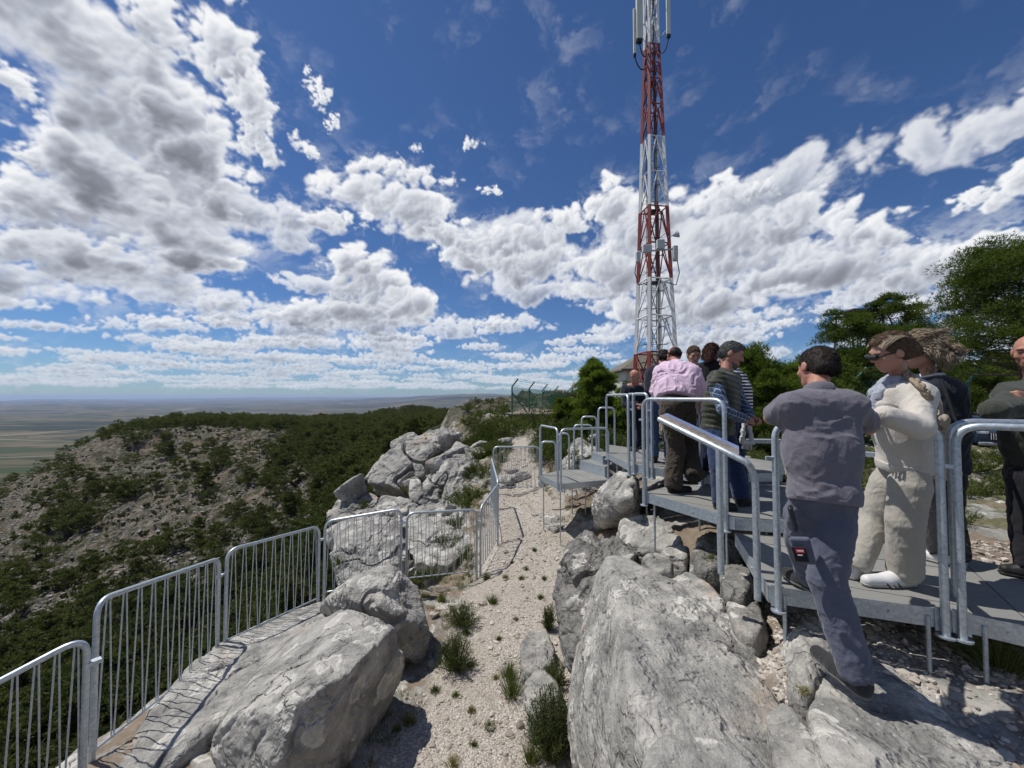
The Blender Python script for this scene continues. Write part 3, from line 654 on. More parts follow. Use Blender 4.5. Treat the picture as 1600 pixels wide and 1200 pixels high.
for i, (px, py, Y, s) in enumerate([(560, 760, 13.6, .9), (598, 735, 15, .9), (700, 720, 13.6, .9), (690, 690, 15.5, .8), (625, 800, 11.2, .7), (668, 815, 10.4, .7), (720, 790, 11.6, .7), (742, 770, 12, .5), (545, 830, 11.5, .9), (590, 850, 9.6, .7), (655, 760, 13.4, .6), (728, 715, 14.6, .6), (536, 790, 14, .6), (705, 830, 9.6, .6), (640, 700, 16, .9), (752, 752, 12, .35)]):
    c = P(px, py, Y); pts = [c+Vector(tuple(unit_(rs_.normal(size=3))*np.array([1, .8, .7])*s*rs_.uniform(.75, 1.15))) for _ in range(11)]
    rock(pts, 'angular pale block wedged into the outcrop beyond the barrier', ROCKF, 5, 'blocks of the outcrop', k=26, amp=.09, seed=150+i, crack=1, rough=2)
for i, (px, py, Y, s) in enumerate([(738, 735, 13, .7), (745, 715, 14, .6), (720, 712, 15, .7), (752, 700, 16, .6), (708, 700, 17, .6), (790, 690, 15, .35), (735, 668, 24, 1.2), (760, 660, 30, 1.6), (748, 645, 42, 2.2), (775, 650, 38, 1.6), (815, 745, 10.6, .35), (803, 735, 11.4, .3), (790, 750, 10.4, .3)]):
    c = P(px, py, Y); rs = np.random.RandomState(i+5)
    pts = [c+Vector(tuple(rs.uniform(-1, 1, 3)*np.array([1, .8, .55]))).normalized()*s*rs.uniform(.7, 1.1) for _ in range(14)]
    for q in pts: q.z = c.z+(q.z-c.z)*.7
    rock(pts, 'pale rock among the scrub on the ridge left of the path', ROCKF if Y > 12 else ROCK, 5, 'pale rocks among the ridge scrub', k=10, amp=.08, seed=50+i)
for i, (px, py, Y, s) in enumerate([(905, 700, 9.6, .55), (922, 712, 9.0, .5), (900, 725, 8.9, .45), (935, 690, 10, .35), (965, 728, 7.6, .3), (945, 745, 8.0, .3)]):
    c = P(px, py, Y); rs = np.random.RandomState(i+25)
    pts = [c+Vector((rs.uniform(-1, 1)*s, rs.uniform(-.8, .8)*s, rs.uniform(-1, .7)*s*.8)) for _ in range(14)]
    rock(pts, 'pale rock behind the railings of the lower landing', ROCK, 5, 'pale rocks behind the lower landing', k=10, amp=.08, seed=80+i)
for i, (px, py, Y, s) in enumerate([(1560, 845, 3.9, .5), (1598, 850, 4.2, .5), (1520, 840, 4.4, .4), (1545, 812, 4.7, .4), (1590, 805, 5.2, .5), (1640, 830, 4.4, .5), (1245, 728, 6.2, .25), (1232, 712, 7, .3), (1150, 712, 7.2, .3)]):
    c = P(px, py, Y); c.z -= s*.35; rs = np.random.RandomState(i+35)
    pts = [c+Vector((rs.uniform(-1, 1)*s, rs.uniform(-.8, .8)*s, rs.uniform(-1, .7)*s*.6)) for _ in range(14)]
    rock(pts, 'white weathered rock beyond the far edge of the deck on the right', ROCK, 5, 'white rocks beyond the deck', k=10, amp=.08, seed=90+i)
# loose stones
def scatter_stones(name, n, fn, size, mat, seed, kind='stuff'):
    rs = np.random.RandomState(seed); v0, f0 = ico(1); V = []; F = []
    xs, ys = fn(rs, n); zs = ground_z(xs, ys); sz = size[0]*np.exp(rs.rand(len(xs))**2.5*math.log(size[1]/size[0]))
    base = v0[None]*rs.uniform(.6, 1.15, (len(xs), len(v0), 1)); base = base*np.stack([rs.uniform(.8, 1.3, len(xs)), rs.uniform(.7, 1.1, len(xs)), rs.uniform(.4, .75, len(xs))], 1)[:, None]
    a = rs.uniform(0, 6.28, len(xs)); ca, sa = np.cos(a)[:, None], np.sin(a)[:, None]
    x = base[..., 0]*ca-base[..., 1]*sa; y = base[..., 0]*sa+base[..., 1]*ca
    V = np.stack([x*sz[:, None]+xs[:, None], y*sz[:, None]+ys[:, None], base[..., 2]*sz[:, None]+(zs+sz*.12)[:, None]], -1).reshape(-1, 3)
    F = (f0[None]+(np.arange(len(xs))*len(v0))[:, None, None]).reshape(-1, 3)
    o = mesh_np(name, V, F, mat, smooth=False); tag(o, kind=kind); return o
def stone_mat():
    m, n, b = new_mat('gravel_stone', .9, 0, .15); g = n.node('ShaderNodeNewGeometry')
    c = n.ramp(g.outputs['Random Per Island'], [(0, (.24, .205, .17)), (.3, (.36, .32, .27)), (.7, (.47, .43, .375)), (1, (.62, .58, .52))])
    c = n.mix(n.mul(n.noise(g.outputs['Position'], 60, 4, .6), .5), c, (.25, .21, .17)); n.put(b.inputs['Base Color'], c); return m
GRAVEL = stone_mat()
def pathpts(rs, n):
    y = 1.5+rs.rand(n)**1.25*13; d = rs.normal(0, .62, n); cy = [0, 2, 3, 4, 5, 6, 7, 8, 9.8, 12, 14, 18]; cx = [-.35, -.35, -.3, .05, .25, .35, .3, .15, .15, .1, .3, .25]; hw = [.8, .8, .9, 1.0, 1.05, 1.05, 1.0, .9, .7, .45, .35, .3]
    return np.interp(y, cy, cx)+d*np.interp(y, cy, hw), y
tag(scatter_stones('gravel', 17000, pathpts, (.004, .026), GRAVEL, 1))
def deckpts(rs, n): return rs.uniform(1.1, 4.5, n), rs.uniform(1.1, 3.6, n)
scatter_stones('gravel', 9000, deckpts, (.008, .035), GRAVEL, 2)
def hillpts(rs, n):
    u = rs.uniform(-1.45, -.45, n); y = np.exp(rs.uniform(math.log(50), math.log(170), n)); return u*y, y
SCREE = rock_mat('scree_stone', .62, .05, .5, .3)
scatter_stones('scree', 13000, hillpts, (.10, .62), SCREE, 3)

scatter_stones('loose_stones', 420, pathpts, (.022, .075), GRAVEL, 7)

# ------------------------------------------------------------------ plants
def leaf_mat(name, cols, trans=.25):
    m = bpy.data.materials.new(name); m.use_nodes = True; t = m.node_tree; t.nodes.clear(); n = NT(t)
    g = n.node('ShaderNodeNewGeometry'); oi = n.node('ShaderNodeObjectInfo')
    f = n.add(n.mul(g.outputs['Random Per Island'], .45), n.add(n.mul(n.noise(g.outputs['Position'], 1.3, 3, .6), .75), n.mul(n.sub(oi.outputs['Random'], .5), .25)))
    k = len(cols); c = n.ramp(n.sub(f, .1), [(.15+.7*i/(k-1), q) for i, q in enumerate(cols)])
    d = n.node('ShaderNodeBsdfDiffuse'); n.put(d.inputs[0], c)
    tr = n.node('ShaderNodeBsdfTranslucent'); n.put(tr.inputs[0], n.mix(1., c, (1.3, 1.5, .6), 'MULTIPLY'))
    mx = n.node('ShaderNodeMixShader'); mx.inputs[0].default_value = trans; n.put(mx.inputs[1], d.outputs[0]); n.put(mx.inputs[2], tr.outputs[0])
    o = n.node('ShaderNodeOutputMaterial'); n.put(o.inputs[0], mx.outputs[0]); return m
PINE = leaf_mat('pine_needles', [(.032, .048, .014), (.072, .102, .025), (.135, .168, .040)], .28)
FARP = leaf_mat('far_pine_needles', [(.036, .046, .020), (.070, .082, .034), (.125, .130, .058)], .25)
SHRUB = leaf_mat('shrub_leaves', [(.035, .050, .018), (.075, .095, .032), (.15, .16, .06)])
DRY = leaf_mat('dry_grass', [(.12, .11, .05), (.24, .21, .10), (.38, .33, .18)])
GREENG = leaf_mat('green_grass', [(.05, .07, .022), (.11, .135, .045), (.22, .22, .09)])
FRESH = leaf_mat('young_pine_needles', [(.050, .070, .018), (.110, .150, .034), (.20, .25, .055)], .42)
def bark_mat():
    m, n, b = new_mat('bark', .95, 0, .1); g = n.node('ShaderNodeNewGeometry')
    f = n.noise(n.vm('MULTIPLY', g.outputs['Position'], (1, 1, .25)), 22, 5, .7); n.put(b.inputs['Base Color'], n.ramp(f, [(.3, (.05, .04, .033)), (.7, (.21, .18, .155))])); bump(n, b, f, .8, .02); return m
BARK = bark_mat()
def unit(v): return v/(np.linalg.norm(v, axis=-1, keepdims=True)+1e-9)
def blades(c, d, L, w, rs, quad=False):
    n = len(c); L = np.broadcast_to(L, (n,))[:, None]; w = np.broadcast_to(w, (n,))[:, None]
    s = unit(np.cross(d, rs.normal(size=(n, 3)))); tip = c+d*L
    if quad:
        up = unit(np.cross(d, s))
        m1 = c+d*L*.5+s*w; m2 = c+d*L*.5-s*w
        V = np.stack([c, m1, tip, m2], 1).reshape(-1, 3); F = np.arange(4*n).reshape(n, 4)
    else:
        V = np.stack([c-s*w, c+s*w, tip], 1).reshape(-1, 3); F = np.arange(3*n).reshape(n, 3)
    return V, F
def pine_arrays(H, Rr, n_limb, n_tuft, k, L, w, seed, base=.22, flat=.7, conic=0.):
    """trunk+limbs MB and needle arrays in local coordinates, foot at the origin"""
    rs = np.random.RandomState(seed); mb = MB()
    top = np.array([rs.uniform(-.1, .1)*H, rs.uniform(-.1, .1)*H, H*.92]); mid = np.array([rs.uniform(-.06, .06)*H, rs.uniform(-.06, .06)*H, H*.45])
    tp = [np.zeros(3)-[0, 0, .1], mid*.5+[0, 0, 0], mid, (mid+top)/2+rs.uniform(-.03, .03, 3)*H, top]
    mb.tube(tp, H*.022+.02, 7, r2=.012); cl = []
    tpa = np.array(tp)
    for i in range(n_limb):
        f = base+(1-base)*(i+rs.rand())/n_limb
        p0 = np.array([np.interp(f*H*.92, tpa[:, 2], tpa[:, q]) for q in range(3)])
        env = (1-((f-.5)/.62)**2)*(1-conic)+conic*(1.08-f)
        ln = Rr*max(env, .12)*rs.uniform(.7, 1.15); a = i*2.399+rs.uniform(-.5, .5)
        rise = rs.uniform(.12, .5)*ln
        p2 = p0+np.array([math.cos(a)*ln, math.sin(a)*ln, rise]); p1 = (p0+p2)/2+np.array([0, 0, -.06*ln])
        mb.tube([p0, p1, p2], .010*H*(1-f)+.012, 5, r2=.006)
        for t in (1., .78, .52) if env > .4 else (1., .6):
            c = p0*(1-t)+p2*t+rs.normal(0, .05, 3)*Rr; cl.append((c+np.array([0, 0, rs.uniform(0, .12)])*Rr, (.16+.16*rs.rand())*Rr*(.7+.5*env)))
    cl.append((top+[0, 0, H*.03], .16*Rr))
    C, Dd = [], []
    per = max(4, n_tuft//len(cl))
    for c, r in cl:
        u = unit(rs.normal(size=(per, 3))); u[:, 2] = np.abs(u[:, 2])*.9-.25; rad = r*rs.rand(per, 1)**.45*rs.uniform(.7, 1.2, (per, 1))
        p = c+u*rad*np.array([1.1, 1.1, flat]); dr = unit(u*.8+np.array([0, 0, .55])+rs.normal(0, .35, (per, 3)))
        C.append(np.repeat(p, k, 0)); Dd.append(unit(np.repeat(dr, k, 0)+rs.normal(0, .55, (per*k, 3))))
    C = np.concatenate(C); Dd = np.concatenate(Dd); lf = rs.uniform(.6, 1.25, len(C))
    V, F = blades(C, Dd, L*lf, w*rs.uniform(.7, 1.3, len(C)), rs)
    return mb, V, F
def pine(loc, H, Rr, label, seed, lod=1, group=None, name='pine_tree', conic=0., base=.22, dn=1., mt=None):
    nl, nt, k, L, w = {0: (46, 16000, 5, .095, .0065), 1: (34, 5200, 5, .13, .011), 2: (24, 1500, 4, .24, .028)}[lod]
    q = max(1., (Rr/1.3)); nt = int(nt*dn*q**1.1*(1.7 if lod < 2 else 1)); nl = int(nl*q**.5); L *= q**.35; w *= q**.5
    mb, V, F = pine_arrays(H, Rr, nl, nt, k, L, w, seed, base, 1.05, conic=conic)
    root = empty(name, loc, label, 'pine tree', group)
    mb.build('trunk', BARK, root, True, world=False)
    mesh_np('crown', V, F, mt or PINE, root, False, world=False); return root
def onground(px, Y, dz=-.05):
    q = P(px, 620, Y); z = float(ground_z([q.x], [q.y])[0]); return (q.x, q.y, z+dz)

pine(onground(934, 12.5), 2.5, .80, 'bushy bright green young pine left of the small house, beyond the lower railings', 11, 0, base=.03, conic=.5, mt=FRESH)
pine(onground(893, 14.5), 1.15, .6, 'lower young pine at the end of the green wire fence', 12, 1, base=.05, mt=FRESH)
pine(onground(985, 11.5), 1.75, .55, 'young pine just behind the bald man in the navy blazer', 13, 1, base=.03, mt=FRESH)
pine(onground(1172, 10.5), 3.0, 1.15, 'young pine behind the man in the quilted vest', 14, 0, base=.03, conic=.55, mt=FRESH)
pine(onground(1222, 11.5), 2.45, 1.1, 'round young pine between the vest man and the man in the polo shirt', 15, 1, base=.03, conic=.3, mt=FRESH)
pine(onground(1128, 13), 2.2, .7, 'young pine hidden partly behind the group of visitors', 16, 1, base=.05)
pine(onground(1275, 13), 2.5, 1.2, 'young pine behind the head of the man in the polo shirt', 17, 1, base=.03)
pine(onground(1325, 21), 6.3, 1.8, 'tall dark pine left of its taller neighbour, behind the wire fence on the right', 18, 1, base=.15, dn=1.1)
pine(onground(1412, 23), 7.9, 2.0, 'tallest dark pine of the pair behind the two women', 19, 1, base=.2, dn=1.1)
pine(onground(1368, 19), 4.1, 2.0, 'broad low pine in front of the two tall dark ones', 20, 1, base=.05)
pine(onground(1440, 26), 3.6, 1.2, 'dark pine right behind the windblown hair', 21, 1, base=.1)
pine(onground(1622, 12), 7.0, 2.25, 'big overhanging pine at the right edge of the view', 22, 0, base=.42, dn=.6)
pine(onground(1500, 34), 4.0, 1.7, 'mid-sized pine in the gap left of the big overhanging one', 23, 1)
pine(onground(1565, 36), 3.8, 1.9, 'mid-sized pine behind the parked car', 24, 1)
pine(onground(1475, 20), 2.6, 1.5, 'low bushy pine behind the dark jacket of the curly-haired woman', 25, 1, base=.05)
pine(onground(1545, 24), 2.9, 1.7, 'low bushy pine left of the man with folded arms', 26, 1, base=.05)
rs = np.random.RandomState(44)
for i in range(26):
    px = rs.uniform(1090, 1680); Y = rs.uniform(55, 110)
    pine(onground(px, Y), rs.uniform(3.2, 5.2), rs.uniform(1.8, 2.8), 'small far pine on the plateau skyline behind the visitors', 60+i % 4, 2, 'far pines of the plateau skyline')

# ---- pines of the opposite hill
def far_variants():
    out = []
    for i in range(7):
        H = 1.0; mb, V, F = pine_arrays(4.6, [1.9, 2.1, 1.6, 2.3, 1.8, 1.4, 2.0][i], 13, 620, 2, .50, .085, 200+i, base=.08, flat=.75, conic=[.3, 0, .5, .1, .3, .7, .2][i])
        tv = np.concatenate(mb.v); tf = np.concatenate(mb.f[4]); out.append((V, F, tv, tf))
    return out
FV = far_variants()
def sample_hill():
    rs = np.random.RandomState(99); L = []
    def add(u, y, reg, hlo, hhi, keep):
        x = u*y; m = keep(u, y, x) > rs.rand(len(u)); x, y, u = x[m], y[m], u[m]
        z = ground_z(x, y); h = rs.uniform(hlo, hhi, len(x)); L.extend(zip(x, y, z, h, [reg]*len(x)))
    def pts(n, u0, u1, y0, y1): y = np.sqrt(rs.uniform(y0**2, y1**2, n)); return rs.uniform(u0, u1, n), y
    u, y = pts(2700, -.72, .02, 40, 330); add(u, y, 'wood', 3.4, 5.6, lambda u, y, x: forest_mask(x, y)*(y < 330)*.92*((y > 120)|(u < -.24)))
    u, y = pts(900, -1.12, -.45, 158, 205); add(u, y, 'crest', 3.0, 4.8, lambda u, y, x: .72*np.ones_like(u)*(u < -.3))
    u, y = pts(1500, -1.75, -.46, 46, 156)
    add(u, y, 'slope', 2.0, 5.4, lambda u, y, x: (1-forest_mask(x, y))*np.clip(.06+1.5*sstep(fbm2(x*.045+7, y*.045+3, 3), .0, .3)+.9*sstep(y, 92, 62), 0, 1)*.62)
    u, y = pts(900, -1.6, -.35, 22, 50); add(u, y, 'foot', 2.4, 4.6, lambda u, y, x: .55*(np.hypot(x, y) > 30)*(u*y < -9))
    return L
HP = sample_hill(); HP.sort(key=lambda t: -t[3]/math.hypot(t[0], t[1]))
LBL = {'wood': ('dark green pine in the dense wood covering the far side of the ravine', 'pines of the dense wood across the ravine'),
       'crest': ('small dark pine on the crest line of the opposite hill', 'pines along the crest of the opposite hill'),
       'slope': ('dark pine scattered on the grey stony slope of the opposite hill', 'pines scattered on the stony slope'),
       'foot': ('dark pine low down in the ravine below the barrier', 'pines low in the ravine below the barrier')}
def far_meshes():
    ms = []
    for i, (V, F, tv, tf) in enumerate(FV):
        vv = np.concatenate([V, tv]); o = mesh_np('pine_tree', vv, [F, tf+len(V)], FARP, smooth=False); o.data.materials.append(BARK)
        mi = np.concatenate([np.zeros(len(F), np.int32), np.ones(len(tf), np.int32)]); o.data.polygons.foreach_set('material_index', mi); ms.append(o.data); bpy.data.objects.remove(o)
    return ms
FM = far_meshes(); rs = np.random.RandomState(5)
for i, (x, y, z, h, reg) in enumerate(HP[:270]):
    o = bpy.data.objects.new('pine_tree', FM[i % 7]); link(o); o.location = (x, y, z-.15); s = h/4.6
    o.scale = (s*rs.uniform(.85, 1.25), s*rs.uniform(.85, 1.25), s); o.rotation_euler = (0, 0, rs.uniform(0, 6.28))
    tag(o, LBL[reg][0], 'pine tree', LBL[reg][1])
def merge_far(lst, name):
    VS, FS = [], []; n = 0
    for i, (x, y, z, h, reg) in enumerate(lst):
        V, F = FV[i % 7][:2]; sub = F[(i % 2)::2] if h/math.hypot(x, y) < .03 else F
        V = V[sub.ravel()]; s = h/4.6; a = rs.uniform(0, 6.28); ca, sa = math.cos(a)*s, math.sin(a)*s
        w = 1.15
        p = np.stack([(V[:, 0]*ca-V[:, 1]*sa)*w+x, (V[:, 0]*sa+V[:, 1]*ca)*w+y, V[:, 2]*s+z-.15], 1); VS.append(p); FS.append(np.arange(len(p)).reshape(-1, 3)+n); n += len(p)
    return tag(mesh_np(name, np.concatenate(VS), np.concatenate(FS), FARP, smooth=False), kind='stuff')
merge_far(HP[270:], 'pine_wood')

# ---- scrub
def shrub_arrays(Rr, H, n, L, w, seed, upright=.8):
    rs = np.random.RandomState(seed); ns = max(5, n//40); a = rs.uniform(0, 6.28, ns); q = rs.rand(ns)**.6
    tips = np.stack([np.cos(a)*q*Rr, np.sin(a)*q*Rr, H*(1-.55*q*q)*rs.uniform(.6, 1.1, ns)], 1); bs = tips*np.array([.22, .22, 0])
    i = rs.randint(0, ns, n); t = rs.rand(n, 1)**.6; c = bs[i]*(1-t)+tips[i]*t+rs.normal(0, .035*Rr+.006, (n, 3)); c[:, 2] = np.abs(c[:, 2])
    d = unit(unit(tips[i]-bs[i])*upright+rs.normal(0, .6, (n, 3))+np.array([0, 0, .25]))
    V, F = blades(c, d, L*rs.uniform(.6, 1.3, n), w*rs.uniform(.7, 1.3, n), rs)
    mb = MB()
    for j in range(0, ns, 3): mb.tube([bs[j], (bs[j]+tips[j])/2, tips[j]*.96], .004+.006*H, 4, r2=.002)
    return mb, V, F
def shrub(loc, Rr, H, n, label, seed, mat=None, L=.03, w=.004, group=None, name='shrub', stems=True):
    mb, V, F = shrub_arrays(Rr, H, n, L, w, seed)
    root = empty(name, loc, label, 'shrub', group)
    mesh_np('foliage', V, F, mat or SHRUB, root, False, world=False)
    if stems: mb.build('stems', BARK, root, True, world=False)
    return root
def tuft(loc, Rr, H, n, label, seed, mat=None, group=None):
    rs = np.random.RandomState(seed); a = rs.uniform(0, 6.28, n); q = rs.rand(n)
    c = np.stack([np.cos(a)*q*Rr*.4, np.sin(a)*q*Rr*.4, -.01+0*a], 1); d = unit(np.stack([np.cos(a)*q*Rr/H*1.1, np.sin(a)*q*Rr/H*1.1, np.ones(n)], 1)+rs.normal(0, .12, (n, 3)))
    V, F = blades(c, d, H*rs.uniform(.5, 1.1, n), .0022, rs)
    o = mesh_np('grass_tuft', V, F, mat or GREENG, smooth=False); o.location = loc; return tag(o, label, 'grass', group)
def gp(px, py, z):
    """ground point under a pixel, found along the ray"""
    q = G(px, py, z)
    for _ in range(3): z = float(ground_z([q.x], [q.y])[0]); q = G(px, py, z)
    return (q.x, q.y, z)
NEARS = [(712, 1045, .22, .34, 5200, 'dense dark green rosemary bush at the left edge of the path, below the pointed boulder'),
         (722, 975, .26, .26, 3600, 'low green bush in front of the barrier corner, with dry stems'),
         (672, 905, .22, .22, 2200, 'small green bush right behind the pointed boulder'),
         (862, 1180, .26, .52, 8200, 'tall upright green shrub growing against the huge slab'),
         (858, 985, .10, .32, 2000, 'narrow dark upright shrub in the crack beside the pitted rock'),
         (868, 1070, .13, .26, 1600, 'small upright shrub between pitted rock and flat stones')]
for i, (px, py, r, h, n, lb) in enumerate(NEARS): shrub(gp(px, py, -2.75), r, h, n, lb, 300+i, L=.028, w=.0032)
TUF = [(780, 1000, .05, .06), (712, 1088, .05, .06), (680, 1080, .08, .07), (640, 1130, .09, .1), (845, 935, .06, .08), (800, 880, .05, .06), (835, 860, .06, .07), (790, 905, .06, .1), (760, 905, .09, .14), (850, 905, .05, .07), (740, 1165, .05, .05), (775, 1060, .04, .05), (770, 942, .10, .15), (815, 905, .07, .08), (822, 890, .06, .07), (737, 1112, .06, .06), (765, 1138, .06, .08), (800, 1085, .16, .26), (795, 1060, .12, .22), (708, 1195, .10, .08), (735, 1042, .07, .08), (806, 968, .05, .05), (690, 940, .10, .16), (620, 1140, .06, .06), (728, 990, .08, .09), (830, 1190, .12, .2)]
for i, (px, py, r, h) in enumerate(TUF): tuft(gp(px, py, -2.75), r, h, 260, 'small green grass tuft sprouting from the pale gravel path', 400+i, DRY if i % 4 == 3 else GREENG, 'grass tufts on the gravel path')
q = G(1560, 1065, -1.62); tuft((q.x, q.y, float(ground_z([q.x], [q.y])[0])), .28, .26, 420, 'long green grass clump under the right edge of the deck', 430)
q = G(1250, 1092, -1.55); shrub((q.x, q.y, q.z+.02), .05, .05, 300, 'tiny reddish cushion plant in the gap between the slabs', 431, DRY, L=.012, w=.002, name='cushion_plant', stems=False)
# ridge and plateau scrub
rs = np.random.RandomState(12); SH = [shrub_arrays(.55, .6, 1500, .07, .010, 500+i)[1:] for i in range(6)]; SM = []
for V, F in SH:
    o = mesh_np('shrub', V, F, SHRUB, smooth=False); SM.append(o.data); bpy.data.objects.remove(o)
cand = []
def sc_add(n, x0, x1, y0, y1, s0, s1, cond=None, lab='', grp=''):
    xs = rs.uniform(x0, x1, n); ys = rs.uniform(y0, y1, n); k = path_d(xs, ys) > 1.5
    if cond is not None: k &= cond(xs, ys)
    xs, ys = xs[k], ys[k]; zs = ground_z(xs, ys)
    for x, y, z in zip(xs, ys, zs): cand.append((x, y, z, rs.uniform(s0, s1), lab, grp))
sc_add(70, -2.2, .0, 10, 22, .5, 1.1, lambda x, y: x > -1.0-(y-9)*.16, 'green scrub bush on the ridge left of the path beyond the barrier', 'scrub bushes on the ridge left of the path')
sc_add(60, .5, 3.2, 8.6, 15, .6, 1.3, None, 'green scrub bush on the bank behind the lower landing', 'scrub bushes behind the lower landing')
sc_add(80, -5, 10, 16, 40, .8, 1.9, lambda x, y: x > -1.3-(y-9)*.13, 'green scrub bush on the plateau between path and wire fence', 'scrub bushes on the far plateau')
sc_add(120, 4.6, 16, 3.8, 15, .35, .8, None, 'low green scrub on the open ground right of the deck', 'low scrub right of the deck')
sc_add(40, 3.2, 6.5, 4.9, 12, .4, .9, None, 'low green scrub behind the bench-like rail', 'low scrub behind the low rail')
sc_add(60, -7.5, -3.6, .5, 9, .35, .7, None, 'low green bush clinging to the drop outside the barrier', 'bushes on the drop outside the barrier')
for i, (x, y, z, s, lab, grp) in enumerate(cand[:300]):
    o = bpy.data.objects.new('shrub', SM[i % 6]); link(o); o.location = (x, y, z-.04); o.scale = (s*rs.uniform(.9, 1.5), s*rs.uniform(.9, 1.5), s*rs.uniform(.7, 1.25)); o.rotation_euler = (0, 0, rs.uniform(0, 6.28)); tag(o, lab, 'shrub', grp)
def merge_shrub(pts, name, V0, F0, mat):
    VS = []
    for (x, y, z, s) in pts:
        a = rs.uniform(0, 6.28); ca, sa = math.cos(a)*s, math.sin(a)*s; V = V0
        VS.append(np.stack([V[:, 0]*ca-V[:, 1]*sa+x, V[:, 0]*sa+V[:, 1]*ca+y, V[:, 2]*s+z-.1], 1))
    n = len(V0); F = np.concatenate([F0+i*n for i in range(len(VS))]); return tag(mesh_np(name, np.concatenate(VS), F, mat, smooth=False), kind='stuff')
mv, mf = shrub_arrays(1.0, .8, 90, .45, .10, 601)[1:]
n = 9000; u = rs.uniform(-1.75, -.30, n); y = np.sqrt(rs.uniform(24**2, 185**2, n)); x = u*y; k = (1-forest_mask(x, y))*np.clip(.25+1.2*fbm2(x*.07, y*.07, 3), .05, 1) > rs.rand(n); x, y = x[k], y[k]; z = ground_z(x, y)
merge_shrub(list(zip(x, y, z, rs.uniform(.35, 1.2, len(x)))), 'hillside_scrub', mv, mf, FARP)
n = 1600; y = np.sqrt(rs.uniform(9**2, 60**2, n)); u = rs.uniform(-.5, 1.3, n); x = u*y; k = (x > -1.3-(y-9)*.12)&(path_d(x, y) > 1.6); x, y = x[k], y[k]; z = ground_z(x, y)
mv, mf = shrub_arrays(.6, .42, 160, .13, .02, 602)[1:]
merge_shrub(list(zip(x, y, z, rs.uniform(.4, 1.3, len(x)))), 'ground_cover', mv, mf, SHRUB)

def edge_grass(n, seed, mat, name, hmin, hmax, side):
    rs = np.random.RandomState(seed); y = 1.6+rs.rand(n)**1.1*13; d = side*rs.uniform(.85, 1.75, n)
    cy = [0, 2, 3, 4, 5, 6, 7, 8, 9.8, 12, 14, 18]; x = np.interp(y, cy, [-.35, -.35, -.3, .05, .25, .35, .3, .15, .15, .1, .3, .25])+d*np.interp(y, cy, [.7, .7, .8, .95, 1.0, 1.0, 1.0, .9, .7, .45, .35, .3])
    k = fbm2(x*1.1+seed, y*1.1, 3) > -.05; x, y = x[k], y[k]; z = ground_z(x, y); m = 34; N = len(x)
    a = rs.uniform(0, 6.28, (N, m)); q = rs.rand(N, m); r_ = rs.uniform(.03, .09, (N, 1)); c = np.stack([x[:, None]+np.cos(a)*q*r_, y[:, None]+np.sin(a)*q*r_, z[:, None]-.01+0*a], -1).reshape(-1, 3)
    dd = unit(np.stack([np.cos(a)*q*.9, np.sin(a)*q*.9, np.ones_like(a)], -1).reshape(-1, 3)+rs.normal(0, .15, (N*m, 3))); h = np.repeat(rs.uniform(hmin, hmax, N), m)*rs.uniform(.5, 1.1, N*m)
    V, F = blades(c, dd, h, .0026, rs); tag(mesh_np(name, V, F, mat, smooth=False), kind='stuff')
edge_grass(420, 1, DRY, 'dry_grass', .05, .13, -1); edge_grass(300, 2, DRY, 'dry_grass', .05, .12, 1)
edge_grass(420, 3, GREENG, 'grass', .05, .14, -1); edge_grass(300, 4, GREENG, 'grass', .05, .14, 1)
for i, (px, py, Y, s) in enumerate([(700, 850, 7.6, .55), (728, 870, 7.2, .5), (655, 905, 7.0, .4), (715, 820, 9.2, .6), (755, 745, 11, .55), (748, 775, 10.2, .5), (690, 770, 12.2, .5), (640, 765, 12.6, .5), (570, 790, 12.2, .5), (600, 815, 11, .5), (530, 880, 8.4, .45), (735, 905, 6.6, .35), (770, 700, 13, .7), (785, 720, 11.6, .5), (850, 720, 11, .6), (868, 745, 9.6, .5), (1110, 875, 3.7, .16), (930, 720, 8.8, .5), (1260, 700, 7.5, .5), (1200, 690, 8, .5), (1530, 770, 6.6, .6), (1570, 760, 7.2, .6), (1590, 730, 9, .7), (1545, 735, 8.8, .6)]):
    q = P(px, py, Y); o = bpy.data.objects.new('shrub', SM[i % 6]); link(o); o.location = (q.x, q.y, q.z-.12*s); o.scale = (s, s, s*.9); o.rotation_euler = (0, 0, i*1.3)
    tag(o, 'green bush growing out of the rocks at the barrier and beside the decks', 'shrub', 'bushes growing out of the rocks')

